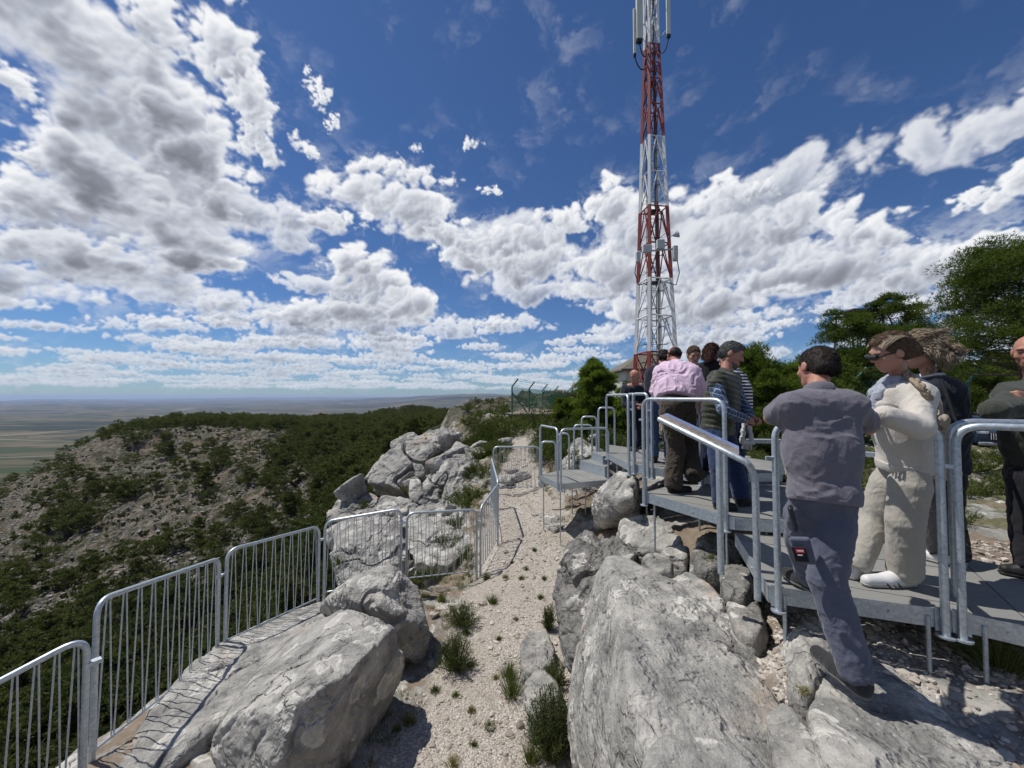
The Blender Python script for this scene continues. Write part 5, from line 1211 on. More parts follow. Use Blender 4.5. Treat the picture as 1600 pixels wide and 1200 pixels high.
# ---- parked car, seen from the front, three-quarters hidden
def car():
    c = P(1562, 700, 17.5); gz = float(ground_z([c.x], [c.y])[0]); root = empty('parked_car', (c.x+.3, c.y+1, gz), 'dark blue car parked facing the viewer behind the women, under the big pine', 'car')
    body = paint('dark_blue_metallic', (.03, .055, .10), .25); glass = paint('car_glass', (.02, .03, .04), .05); chrome = paint('chrome_trim', (.6, .62, .65), .2)
    prof = [(-2.2, .35), (-2.25, .75), (-2.1, .98), (-1.1, 1.08), (-.45, 1.52), (.9, 1.58), (1.75, 1.5), (2.2, 1.05), (2.25, .4)]
    def shell(prof, hw, name, mat, inset=.12, z0=0):
        V = []; 
        for s, k in ((-1, hw), (1, hw)):
            for (y, z) in prof: tap = hw-(max(z-1.0, 0)*.28); V.append((s*tap, y, z))
        n = len(prof); F = [(i, i+1, n+i+1, n+i) for i in range(n-1)]+[(n-1, 0, n, 2*n-1)]
        bm = bmesh.new(); vs = [bm.verts.new(v) for v in V]
        for f in F: bm.faces.new([vs[i] for i in f])
        bm.faces.new([vs[i] for i in range(n)][::-1]); bm.faces.new([vs[n+i] for i in range(n)]); bmesh.ops.recalc_face_normals(bm, faces=bm.faces)
        me = bpy.data.meshes.new(name); bm.to_mesh(me); bm.free(); me.materials.append(mat); o = link(bpy.data.objects.new(name, me), root); b = o.modifiers.new('b', 'BEVEL'); b.width = .09; b.segments = 4; b.limit_method = 'ANGLE'; b.angle_limit = R(12)
        for p in me.polygons: p.use_smooth = True
        return o
    shell(prof, .92, 'body', body)
    def bx(nm, c, s, m, par=root, bev=.02, rot=None):
        mb = MB(); mb.box(c, s, rot); o = mb.build(nm, m, par, world=False); b = o.modifiers.new('b', 'BEVEL'); b.width = bev; b.segments = 3; return o
    bx('windscreen', (0, -.80, 1.32), (1.42, .03, .56), glass, rot=Matrix.Rotation(R(-56), 3, 'X'))
    gr = bx('grille', (0, -2.255, .72), (1.05, .06, .32), paint('grille_black', (.015, .015, .02), .3))
    for i in range(15): bx('grille_bar', (-.49+i*.07, -2.30, .72), (.016, .03, .28), chrome, gr, .003)
    for s in (-1, 1):
        bx('headlight', (s*.70, -2.20, .86), (.36, .12, .12), chrome, bev=.04); bx('door_mirror', (s*1.0, -.75, 1.08), (.2, .12, .14), body, bev=.04)
        for y in (-1.4, 1.4):
            mb = MB(); mb.tube([(s*.72, y, .34), (s*.93, y, .34)], .34, 24); w = mb.build('wheel', BLACKR, root, True, world=False); mb = MB(); mb.tube([(s*.93, y, .34), (s*.945, y, .34)], .21, 16); mb.build('rim', chrome, w, world=False)
    bx('number_plate', (.05, -2.30, .48), (.52, .02, .11), WHITE, bev=.004); bx('bumper', (0, -2.22, .38), (1.7, .14, .16), paint('bumper_grey', (.25, .26, .27)), bev=.05)
    root.rotation_euler = (0, 0, R(-30))
car()

# ------------------------------------------------------------------ people
def surface_nets(F, org, h):
    ins = F < 0; c = np.zeros(tuple(k-1 for k in F.shape), np.int8)
    for dx in (0, 1):
        for dy in (0, 1):
            for dz in (0, 1): c += ins[dx:F.shape[0]-1+dx, dy:F.shape[1]-1+dy, dz:F.shape[2]-1+dz]
    act = np.argwhere((c > 0) & (c < 8)); idx = np.full(c.shape, -1, np.int32); idx[tuple(act.T)] = np.arange(len(act))
    co = [(a, b, d) for a in (0, 1) for b in (0, 1) for d in (0, 1)]
    val = [F[act[:, 0]+a, act[:, 1]+b, act[:, 2]+d] for a, b, d in co]
    S = np.zeros((len(act), 3), np.float32); N = np.zeros(len(act), np.float32)
    for i in range(8):
        for j in range(i+1, 8):
            if sum(abs(co[i][q]-co[j][q]) for q in range(3)) != 1: continue
            m = (val[i] < 0) != (val[j] < 0); dn = val[i]-val[j]; t = np.where(m, val[i]/np.where(dn == 0, 1, dn), 0)
            p = np.array(co[i], np.float32)[None]+t[:, None]*(np.array(co[j], np.float32)-np.array(co[i], np.float32))[None]
            S += p*m[:, None]; N += m
    V = (act+S/N[:, None])*h+np.array(org)[None]
    Q = []
    for ax in range(3):
        sl0 = [slice(None)]*3; sl1 = [slice(None)]*3; sl0[ax] = slice(0, -1); sl1[ax] = slice(1, None)
        a, b = ins[tuple(sl0)], ins[tuple(sl1)]; e = np.argwhere(a != b); u, v = [(1, 2), (2, 0), (0, 1)][ax]
        ok = (e[:, u] > 0) & (e[:, v] > 0) & (e[:, u] < F.shape[u]-1) & (e[:, v] < F.shape[v]-1); e = e[ok]; sgn = a[tuple(e.T)]
        def cell(du, dv): k = e.copy(); k[:, u] -= du; k[:, v] -= dv; return idx[tuple(k.T)]
        q = np.stack([cell(1, 1), cell(0, 1), cell(0, 0), cell(1, 0)], 1); q[~sgn] = q[~sgn][:, ::-1]; Q.append(q)
    return V.astype(np.float32), np.concatenate(Q)
class SDF:
    def __init__(s): s.p = []; s.cut = []
    def cap(s, a, b, ra, rb=None, k=.03, sub=False): s.p.append(('c', np.array(a, float), np.array(b, float), ra, ra if rb is None else rb, k, sub)); return s
    def ell(s, c, r, M=None, k=.02, sub=False): s.p.append(('e', np.array(c, float), np.array(r, float), None if M is None else np.array(M, float), 0, k, sub)); return s
    def plane(s, p, n): n = np.array(n, float); n /= np.linalg.norm(n); s.cut.append((np.array(p, float), n)); return s   # removes the side n points to
    def mesh(s, h, noise=None, near=None):
        lo = np.full(3, 1e9); hi = -lo
        for t, a, b, ra, rb, k, sub in s.p:
            if sub: continue
            if t == 'c': r = max(ra, rb); lo = np.minimum(lo, np.minimum(a, b)-r); hi = np.maximum(hi, np.maximum(a, b)+r)
            else: r = b.max(); lo = np.minimum(lo, a-r); hi = np.maximum(hi, a+r)
        lo -= 4*h; hi += 4*h; n = np.ceil((hi-lo)/h).astype(int)+1; F = np.full(n, .12, np.float32)
        ax = [lo[i]+h*np.arange(n[i]) for i in range(3)]
        for t, a, b, ra, rb, k, sub in s.p:
            m = (max(ra, rb) if t == 'c' else b.max())+k+.03; l_ = (np.minimum(a, b) if t == 'c' else a)-m; h_ = (np.maximum(a, b) if t == 'c' else a)+m
            i0 = np.clip(np.floor((l_-lo)/h).astype(int), 0, n-1); i1 = np.clip(np.ceil((h_-lo)/h).astype(int)+1, 1, n)
            if np.any(i1 <= i0): continue
            sl = tuple(slice(i0[i], i1[i]) for i in range(3))
            X, Y, Z = np.meshgrid(*[ax[i][sl[i]].astype(np.float32) for i in range(3)], indexing='ij')
            if t == 'c':
                d = b-a; L2 = float(d@d)+1e-12; px, py, pz = X-a[0], Y-a[1], Z-a[2]
                tt = np.clip((px*d[0]+py*d[1]+pz*d[2])/L2, 0, 1)
                D = np.sqrt((px-tt*d[0])**2+(py-tt*d[1])**2+(pz-tt*d[2])**2)-(ra+tt*(rb-ra))
            else:
                q = np.stack([X-a[0], Y-a[1], Z-a[2]], -1)
                if ra is not None: q = q@ra.astype(np.float32)
                k0 = np.sqrt(((q/b)**2).sum(-1)); k1 = np.sqrt(((q/(b*b))**2).sum(-1))+1e-9; D = k0*(k0-1)/k1
            G_ = F[sl]
            if sub: hh = np.clip(.5-.5*(G_+D)/k, 0, 1); F[sl] = G_*(1-hh)+(-D)*hh+k*hh*(1-hh)
            else: hh = np.clip(.5+.5*(G_-D)/k, 0, 1); F[sl] = G_*(1-hh)+D*hh-k*hh*(1-hh)
        if noise is not None:
            m = np.abs(F) < .03; I = np.argwhere(m); P_ = I*h+lo[None]
            F[m] -= noise(P_.astype(np.float32)).astype(np.float32)
        if s.cut:
            X, Y, Z = np.meshgrid(*[a.astype(np.float32) for a in ax], indexing='ij')
            for item in s.cut: p, nn = item; F = np.maximum(F, (X-p[0])*nn[0]+(Y-p[1])*nn[1]+(Z-p[2])*nn[2])
        F[0], F[-1], F[:, 0], F[:, -1], F[:, :, 0], F[:, :, -1] = .1, .1, .1, .1, .1, .1
        return surface_nets(F, lo, h)
def folds(seed, amp=.006, fr=9., direction=None):
    def f(p):
        q = p*fr+seed; w = fbm3(q*.4, 2)
        q2 = q*np.array([1., 1., .6], np.float32)+w[:, None]*1.5
        a = 1-np.abs(pn3(q2)); b = 1-np.abs(pn3(q2[:, [2, 0, 1]]*1.7+31)); c = 1-np.abs(pn3(q2*np.array([.5, .5, 2.2], np.float32)+57))
        return amp*(1.1*a**5+.7*b**5+.8*c**6-.55)+amp*.5*fbm3(q*.5+7, 2)
    return f
def cloth(name, c1, c2=None, rough=.9, kind=None, fine=160):
    m, n, b = new_mat(name, rough, 0, .2); g = n.node('ShaderNodeNewGeometry'); p = g.outputs['Position']
    c2 = c2 or tuple(k*.75 for k in c1); c = n.mix(n.noise(p, 14, 5, .6), c1, c2); h = n.noise(p, fine, 3, .7)
    if kind == 'plaid':
        sp = n.node('ShaderNodeSeparateXYZ'); n.put(sp.inputs[0], n.vm('ADD', p, n.vm('SCALE', n.noise(p, 6, 2, out=1), .03)))
        u = n.m('FRACT', n.mul(n.add(n.mul(sp.outputs[0], .8), n.mul(sp.outputs[1], .9)), 22)); v = n.m('FRACT', n.mul(n.add(sp.outputs[2], n.mul(sp.outputs[0], .35)), 20))
        ln = n.m('MAXIMUM', n.ss(n.m('ABSOLUTE', n.sub(u, .5)), .07, .03), n.ss(n.m('ABSOLUTE', n.sub(v, .5)), .07, .03)); c = n.mix(n.mul(ln, .75), c, (.50, .58, .68))
        c = n.mix(n.mul(n.m('MAXIMUM', n.ss(u, .6, .62), n.ss(v, .6, .62)), .3), c, (.02, .03, .06))
    if kind == 'stripe':
        sp = n.node('ShaderNodeSeparateXYZ'); n.put(sp.inputs[0], p); v = n.m('FRACT', n.mul(sp.outputs[2], 28)); c = n.mix(n.ss(v, .55, .6), c, (.75, .75, .75))
    if kind == 'knit':
        sp = n.node('ShaderNodeSeparateXYZ'); n.put(sp.inputs[0], p); w = n.noise(n.vm('MULTIPLY', p, (1, 1, 1)), 420, 2); h = n.add(h, w)
    n.put(b.inputs['Base Color'], c); hh = n.add(n.mul(n.noise(n.vm('MULTIPLY', p, (1, 1, .6)), 16, 4, .55, .8), 1.2), n.mul(h, .12)); bump(n, b, hh, .5, .018)
    b.inputs['Sheen Weight'].default_value = .15; return m
def skin_mat(name, c):
    m, n, b = new_mat(name, .5, 0, .35); g = n.node('ShaderNodeNewGeometry'); p = g.outputs['Position']
    n.put(b.inputs['Base Color'], n.mix(n.noise(p, 18, 4, .6), c, (c[0]*.82, c[1]*.66, c[2]*.62))); b.inputs['Subsurface Weight'].default_value = .12; b.inputs['Subsurface Radius'].default_value = (.02, .008, .005); bump(n, b, n.noise(p, 150, 3), .15, .003); return m
SKIN = skin_mat('skin', (.46, .27, .20)); SKIN2 = skin_mat('skin_tanned', (.40, .21, .15))
def hair_mat(name, a, b_, sc_=90):
    m, n, b = new_mat(name, .62, 0, .25); g = n.node('ShaderNodeNewGeometry'); tc = n.node('ShaderNodeTexCoord'); p = tc.outputs['Object']
    f = n.noise(n.vm('MULTIPLY', p, (1, 1, .25)), sc_, 3, .7); n.put(b.inputs['Base Color'], n.mix(f, a, b_)); bump(n, b, f, .7, .006); return m
H_DARK = hair_mat('dark_brown_hair', (.012, .008, .007), (.034, .024, .019)); H_GREY = hair_mat('greying_hair', (.03, .03, .03), (.16, .155, .15)); H_BRN = hair_mat('brown_hair', (.05, .030, .018), (.17, .11, .07)); H_BLD = hair_mat('highlighted_hair', (.10, .075, .05), (.42, .34, .24)); H_AUB = hair_mat('auburn_hair', (.03, .012, .010), (.11, .045, .035))
V3 = lambda q: np.array(q[:], float)
def basis(fwd, up):
    f = unit(np.array(fwd, float)); u = np.array(up, float); u = unit(u-f*(u@f)); r = np.cross(f, u); return r, f, u    # right, forward, up
def head_prims(S, c, r, f, u, g=0., s=1.0, male=True):
    M = np.stack([r, f, u], 1); P_ = lambda a, b, d: c+s*(r*a+f*b+u*d)
    S.ell(P_(0, -.012, .030), np.array((.074, .094, .088))*s+g, M, .02)
    S.ell(P_(0, .026, -.020), np.array((.058, .066, .088))*s+g, M, .03)
    S.ell(P_(0, .050, -.078), np.array((.034, .034, .028))*s+g, M, .03)
    if g <= .001:
        S.cap(P_(-.035, .078, .030), P_(.035, .078, .030), .011*s, k=.015)                 # brow
        for q in (-1, 1):
            S.ell(P_(q*.032, .095, .012), np.array((.017, .014, .012))*s, M, .012, sub=True)   # eye sockets
            S.ell(P_(q*.032, .076, .010), np.array((.013, .013, .012))*s, M, .004)
            S.ell(P_(q*.044, .062, -.018), np.array((.020, .018, .018))*s, M, .02)             # cheeks
            S.ell(P_(q*.078, -.004, .0), np.array((.009, .022, .032))*s, M, .008)              # ears
            S.cap(P_(q*.048, .0, -.05), P_(0, .055, -.088), .016*s, k=.02)                     # jaw
        S.cap(P_(0, .086, .020), P_(0, .106, -.014), .007*s, .0115*s, k=.012)                # nose
        S.cap(P_(-.011, .100, -.020), P_(.011, .100, -.020), .009*s, k=.006)
        S.cap(P_(-.020, .084, -.048), P_(.020, .084, -.048), .0075*s, k=.006)
        S.cap(P_(-.017, .082, -.060), P_(.017, .082, -.060), .008*s, k=.006)
def comb(V, F, c, f, u, r, L, seed, n=9000):
    """adds fine locks lying along the surface of a hair mesh"""
    rs = np.random.RandomState(seed); i = rs.randint(0, len(F), n); w = rs.rand(n, 1); p = V[F[i, 0]]*w+V[F[i, 2]]*(1-w)
    nr = np.cross(V[F[i, 1]]-V[F[i, 0]], V[F[i, 2]]-V[F[i, 0]]); nr = unit(nr); out = unit(p-c); nr = np.where((nr*out).sum(1, keepdims=True) < 0, -nr, nr)
    fl = unit((-u*.8-f*.5)[None]+r[None]*np.sign((p-c)@r)[:, None]*.15+.5*np.stack([fbm3(p*30, 2), fbm3(p*30+9, 2), fbm3(p*30+19, 2)], 1)); fl = unit(fl-nr*(fl*nr).sum(1, keepdims=True)+nr*.22+rs.normal(0, .12, (n, 3)))
    v2, f2 = blades(p-nr*.001, fl, L*rs.uniform(.5, 1.3, n), .0013, rs)
    return np.concatenate([V, v2]), [F, f2+len(V)]
def hand_prims(S, w, d, nrm, side, curl=.5, s=1.0):
    """w wrist, d pointing direction, nrm back of the hand, side +1/-1 for the thumb side"""
    d = unit(np.array(d, float)); nrm = np.array(nrm, float); nrm = unit(nrm-d*(nrm@d)); t = np.cross(d, nrm)*side
    for q in (-.028, -.009, .010, .028): S.cap(w+d*.015+t*q*.8, w+d*.085*s+t*q, .014, .012, k=.012)
    for i, (q, L) in enumerate(((.030, .068), (.010, .078), (-.010, .072), (-.030, .056))):
        a = w+d*.088*s+t*q; c1 = curl*(.9+.12*i); p1 = a+L*.42*s*(d*math.cos(c1)-nrm*math.sin(c1)); c2 = c1*1.9; p2 = p1+L*.34*s*(d*math.cos(c2)-nrm*math.sin(c2)); c3 = c1*2.5; p3 = p2+L*.26*s*(d*math.cos(c3)-nrm*math.sin(c3))
        S.cap(a, p1, .0095, .0088, k=.004); S.cap(p1, p2, .0088, .008, k=.003); S.cap(p2, p3, .008, .007, k=.003)
    a = w+d*.030+t*.030; b = a+d*.034+t*.026-nrm*.012; c = b+d*.030+t*.004-nrm*.014; S.cap(a, b, .014, .011, k=.01); S.cap(b, c, .011, .009, k=.004)

def person(label, J, face, skin=SKIN, top=None, topmat=None, bot=None, shoe=None, hair=None, res=.009, fat=1.0, female=False, sleeve='long', hem=None, wide=1.0, amp=.006, group=None, hands=None, facing=None, hs=1.0, belt=None, tw=.0, quilt=False, cuff=.06):
    """J: joint name -> world point. face: direction of the face"""
    J = {k: V3(v) for k, v in J.items()}
    foot = (J['aL']+J['aR'])/2; root = empty('person', (foot[0], foot[1], min(J['aL'][2], J['aR'][2])-.09), label, 'person', group)
    lat = unit(J['sR']-J['sL']); latp = unit(J['hR']-J['hL']); sp = J['neck']-J['pelvis']; L = np.linalg.norm(sp)
    up = unit(sp); fw = np.cross(up, lat); fw = unit(fw)
    if facing is not None and fw@np.array(facing) < 0: fw = -fw
    w1 = J['pelvis']+sp*.30; ch = J['pelvis']+sp*.66; ch2 = J['pelvis']+sp*.84
    sw = np.linalg.norm(J['sR']-J['sL'])/2
    def torso(S, g, lower=True):
        f_ = fat
        S.cap(J['pelvis']-latp*.065*f_, J['pelvis']+latp*.065*f_, .105*f_+g, k=.05)
        S.cap(w1-lat*.055*f_+fw*.01, w1+lat*.055*f_+fw*.01, (.098 if female else .108)*f_+g, k=.08)
        S.cap(ch-lat*.075, ch+lat*.075, .108*min(f_, 1.08)+g, k=.08)
        S.cap(ch2-lat*(sw-.075), ch2+lat*(sw-.075), .082+g, k=.07)
        S.cap(J['sL'], J['sR'], .052+g, k=.05)
        if female: 
            for q in (-1, 1): S.ell(ch+fw*.085+lat*q*.07, (.06+g, .055+g, .06+g), None, .04)
        S.cap(J['neck']-up*.07-lat*.05, J['neck']-up*.07+lat*.05, .055+g*.7, k=.05)
    def arm(S, sd, g, upto=1., g2=None):
        a, e, w = J['s'+sd], J['e'+sd], J['w'+sd]; g2 = g if g2 is None else g2
        if upto < .5:
            q = a+(e-a)*upto*2; S.cap(a, q, .052+g, .047+g2, k=.04); return q, unit(e-a)
        m_ = a+(e-a)*.35; S.cap(a, m_, .050+g, .047+g, k=.04); S.cap(m_, e, .047+g, .040+g, k=.014)
        if upto > .5: q = e+(w-e)*(upto-.5)*2; S.cap(e, q, .041+g, .031+g2, k=.012); return q, unit(w-e)
        return e, unit(e-a)
    def leg(S, sd, g, upto=1., rr=(.088, .060, .044)):
        h_, k_, a = J['h'+sd], J['k'+sd], J['a'+sd]; q = k_+(a-k_)*upto; m_ = h_+(k_-h_)*.3
        S.cap(h_, m_, rr[0]*min(fat, 1.12)+g, rr[0]*.7+rr[1]*.3+g, k=.035); S.cap(m_, k_, rr[0]*.7+rr[1]*.3+g, rr[1]+g, k=.012)
        S.cap(k_, q, rr[1]+g, rr[2]+g, k=.014); return q, unit(a-k_)
    # body, one continuous surface
    S = SDF(); torso(S, -.012)
    for sd in 'LR': arm(S, sd, -.004 if sleeve != 'none' else 0); leg(S, sd, -.012)
    hd = J['head']; r, f, u = basis(face, np.array((0, 0, 1.))*.6+unit(hd-J['neck'])*.4)
    S.cap(J['neck']-up*.03, hd-u*.055*hs-f*.012, .054 if not female else .046, .050 if not female else .044, k=.03)
    head_prims(S, hd, r, f, u, 0, hs, not female)
    for sd in 'LR':
        t_ = J['t'+sd]; S.cap(J['a'+sd], J['a'+sd]*.5+t_*.5+np.array((0, 0, -.03)), .030, .028, k=.02)
        w = J['w'+sd]; d = unit(w-J['e'+sd]); hn = (hands or {}).get(sd, {})
        hand_prims(S, w, hn.get('d', d), hn.get('n', (0, 0, 1)), hn.get('side', 1 if sd == 'L' else -1), hn.get('curl', .5))
    V, F = S.mesh(min(res, .0075)); mesh_np('body', V, F, skin, root)
    for q in (-1, 1):
        e = SDF(); c = hd+hs*(r*q*.031+f*.0845+u*.011); e.ell(c, np.array((.0115, .006, .005))*hs, np.stack([r, f, u], 1), .001); V, F = e.mesh(.0025); mesh_np('eye', V, F, EYE, root)
        b = SDF(); b.cap(hd+hs*(r*q*.018+f*.094+u*.030), hd+hs*(r*q*.046+f*.082+u*.030), .0045, .003); V, F = b.mesh(.003)
        if hair: mesh_np('eyebrow', V, F, hair[1], root)
    b = SDF(); b.cap(hd+hs*(-r*.018+f*.0905-u*.054), hd+hs*(r*.018+f*.0905-u*.054), .0028); V, F = b.mesh(.0025); mesh_np('lips', V, F, LIPS, root)
    # trousers
    if bot:
        nm, mt = bot; S = SDF(); g = .010
        S.cap(J['pelvis']-latp*.065*fat, J['pelvis']+latp*.065*fat, .108*fat+g, k=.05); S.cap(J['pelvis']+up*.10-lat*.05*fat, J['pelvis']+up*.10+lat*.05*fat, .100*fat+g, k=.05)
        wr = (.088+.020*(wide-1)*2, .062+.09*(wide-1), .052+.13*(wide-1))
        ends = [leg(S, sd, g, .98, wr) for sd in 'LR']
        for q, d in ends: S.cap(q+d*(wr[2]+.045), q+d*(wr[2]+.30), wr[2]+.03, wr[2]+.05, k=.004, sub=True)
        S.plane(J['pelvis']+up*.13, up); V, F = S.mesh(res, folds(3+len(label), amp*.95, 13)); mesh_np(nm, V, F, mt, root)
    if belt:
        S = SDF(); S.cap(J['pelvis']+up*.10-lat*.05*fat, J['pelvis']+up*.10+lat*.05*fat, .100*fat+.016, k=.02); S.plane(J['pelvis']+up*.125, up); S.plane(J['pelvis']+up*.09, -up); V, F = S.mesh(res); mesh_np('belt', V, F, belt, root)
    # top
    if top:
        nm = top; S = SDF(); g = .014+tw; torso(S, g)
        hm = J['pelvis']-up*(hem if hem is not None else 0.0)
        S.cap(hm+up*.02-latp*.05*fat, hm+up*.02+latp*.05*fat, .104*fat+g, k=.06)
        S.cap(w1-lat*.065*fat, w1+lat*.065*fat, .108*fat+g+.008, k=.08); w2 = J['pelvis']+sp*.48; S.cap(w2-lat*.075*fat, w2+lat*.075*fat, .106*fat+g+.006, k=.08)
        S.cap(J['neck']-up*.03, J['neck']+up*.012, .066, .060, k=.02); S.plane(J['neck']+up*.020-fw*0, up+fw*.25)
        S.plane(hm, -up)
        if quilt:
            V, F = S.mesh(res, lambda p: .011*(1-np.abs(np.sin((p@up.astype(np.float32))*math.pi/.055))**.6)*-1+.004*fbm3(p*14, 3)); mesh_np('vest', V, F, topmat, root)
            S = SDF(); 
            for sd in 'LR': arm(S, sd, .013, .97)
            V, F = S.mesh(res, folds(9, amp, 13)); mesh_np('shirt_sleeves', V, F, quilt, root)
        else:
            up_ = {'long': .97, 'short': .34, 'none': .1}[sleeve]
            E = [arm(S, sd, g*.9, up_, g+(.006 if sleeve == 'short' else 0)) for sd in 'LR']
            V, F = S.mesh(res, folds(len(label), amp, 9)); mesh_np(nm, V, F, topmat, root)
            if nm in ('sweater', 'polo_shirt'):
                S = SDF(); gb = g+(.0045 if nm == 'sweater' else .0025); S.cap(hm+up*.02-latp*.05*fat, hm+up*.02+latp*.05*fat, .104*fat+gb, k=.06); S.cap(J['pelvis']-latp*.065*fat, J['pelvis']+latp*.065*fat, .105*fat+gb, k=.06)
                S.plane(hm-up*.003, -up); S.plane(hm+up*(.055 if nm == 'sweater' else .018), up)
                rb = (lambda p: .0014*np.sign(np.sin(((p-hm.astype(np.float32))@latp.astype(np.float32)+(p-hm.astype(np.float32))@fw.astype(np.float32))*2*math.pi/.013))) if nm == 'sweater' else None
                V, F = S.mesh(.004, rb); mesh_np('hem_band', V, F, topmat, root)
            if nm in ('blazer', 'jacket', 'shirt', 'polo_shirt'):
                S = SDF(); S.cap(J['neck']-up*.005-lat*.015, J['neck']-up*.005+lat*.015, .064, k=.02); S.cap(J['neck']+up*.02-lat*.01, J['neck']+up*.02+lat*.01, .058, k=.02); S.plane(J['neck']+up*.040, up*.9+fw*.35); V, F = S.mesh(res*.8); mesh_np('collar', V, F, topmat, root)
    # shoes
    for sd in 'LR':
        a, t_ = J['a'+sd], J['t'+sd]; sm = shoe; z0 = J['t'+sd][2]-.035; d = unit((t_-a)*np.array((1, 1, 1.))); hl = a-unit((t_-a)*np.array((1, 1, 0)))*.03
        slope = t_-a; hl2 = np.array((hl[0], hl[1], a[2]-.055)); tt = np.array((t_[0], t_[1], t_[2])); n_ = np.cross(np.cross(tt-hl2, (0, 0, 1)), tt-hl2); n_ = unit(n_); n_ = n_ if n_[2] > 0 else -n_
        S = SDF(); S.cap(hl2, hl2*.45+tt*.55, .036, .044, k=.02); S.cap(hl2*.45+tt*.55, tt, .044, .036, k=.02); S.cap(hl2+n_*.05, hl2*.6+tt*.4+n_*.02, .036, .034, k=.03); S.cap(a, hl2+n_*.03, .044, .040, k=.02)
        base = hl2-n_*.018; S.plane(base, -n_); S.plane(a+n_*.015, n_); V, F = S.mesh(min(res, .008)); o = mesh_np('shoe', V, F, sm[0], root)
        S = SDF(); S.cap(hl2, hl2*.45+tt*.55, .041, .049, k=.02); S.cap(hl2*.45+tt*.55, tt+unit(tt-hl2)*.004, .049, .040, k=.02); S.plane(base-n_*.014, -n_); S.plane(base+n_*.004, n_); V, F = S.mesh(min(res, .008)); o2 = mesh_np('sole', V-np.array(root.location, np.float32), F, sm[1], o, world=False)
    # hair
    if hair:
        kind, hm_ = hair; S = SDF()
        M = np.stack([r, f, u], 1); P_ = lambda a, b, d: hd+hs*(r*a+f*b+u*d)
        if kind != 'bald_sides': S.ell(P_(0, -.018, .035), np.array((.0795, .0985, .0935))*hs, M, .02)
        if kind == 'short': S.cap(P_(-.03, -.075, -.02), P_(.03, -.075, -.02), .032*hs, k=.03); S.ell(P_(0, .03, .085), np.array((.05, .05, .035))*hs, M, .02)
        if female and kind == 'short': S.ell(P_(0, -.055, .005), np.array((.076, .075, .085))*hs, M, .03); S.cap(P_(-.02, -.09, -.04), P_(.02, -.09, -.04), .045*hs, k=.03)
        if kind == 'bald_sides':
            for q in (-1, 1): S.cap(P_(q*.068, -.015, .012), P_(q*.03, -.088, -.012), .017*hs, .022*hs, k=.02)
            S.cap(P_(-.03, -.085, .0), P_(.03, -.085, .0), .024*hs, k=.02)
        if kind == 'long':
            for q in (-1, 1): S.cap(P_(q*.065, -.02, .02), P_(q*.06, -.05, -.13), .035*hs, .028*hs, k=.03)
            S.cap(P_(0, -.07, 0), P_(0, -.075, -.17), .06*hs, .04*hs, k=.03)
        S.plane(P_(0, .052, .045), f*1.0-u*.62)
        if kind != 'long': S.plane(P_(0, 0, -.055), -u)
        for q in (-1, 1): S.ell(P_(q*.085, .012, -.012), np.array((.022, .030, .036))*hs, M, .01, sub=True)
        def hn_(p): q = (p-hd.astype(np.float32))@M.astype(np.float32); return .006*fbm3(q*np.array([38, 38, 14], np.float32), 3, .6, 1)+.006*fbm3(q*16, 3)
        V, F = S.mesh(min(res, .006), hn_); V, F = comb(V, F, hd, f, u, r, {'short': .016, 'long': .035, 'bald_sides': .010}[kind]*(1.3 if female else 1), len(label)); mesh_np('hair', V, F, hm_, root)
    return root, dict(J=J, hd=hd, r=r, f=f, u=u, up=up, lat=lat, fw=fw)
EYE = paint('eye', (.03, .02, .015), .15); LIPS = skin_mat('lips', (.30, .12, .10))
def PJ(**k): return {a: P(*b) for a, b in k.items()}
BROWNT = cloth('brown_trousers', (.060, .048, .036)); JEANS = cloth('blue_jeans', (.035, .075, .17), (.07, .13, .26)); DKJ = cloth('dark_jeans', (.012, .024, .065), (.03, .05, .11)); NAVY = cloth('navy_cloth', (.012, .016, .032)); DNAVY = cloth('dark_jacket', (.018, .021, .033)); PINK = cloth('pink_shirt', (.66, .50, .62), (.60, .44, .56)); POLO = cloth('grey_polo', (.155, .147, .172), (.122, .116, .14)); WORKT = cloth('work_trousers', (.105, .115, .160), (.07, .078, .115)); CREAM = cloth('cream_knit', (.56, .53, .48), (.48, .45, .40), kind='knit'); BEIGE = cloth('beige_trousers', (.40, .38, .33), (.33, .31, .27)); BLACKC = cloth('black_cloth', (.014, .014, .018)); OLIVE = cloth('olive_vest', (.040, .044, .028), (.028, .031, .020), .5); OLIVEJ = cloth('olive_jacket', (.045, .050, .040)); PLAID = cloth('plaid_shirt', (.05, .09, .17), (.04, .07, .14), kind='plaid'); STRIPE = cloth('striped_top', (.015, .018, .035), kind='stripe'); WHITEC = cloth('white_cloth', (.66, .66, .65)); TOTE = cloth('canvas', (.42, .36, .27))
SH_BLK = (cloth('black_shoe_leather', (.015, .015, .016), rough=.45), BLACKR); SH_BRN = (cloth('brown_shoe_leather', (.04, .025, .018), rough=.5), BLACKR); SH_GRY = (cloth('grey_trainer', (.03, .03, .032)), paint('grey_sole', (.14, .14, .135), .7)); SH_WHT = (paint('white_trainer_leather', (.62, .62, .61), .5), paint('gum_sole', (.42, .40, .36), .7))

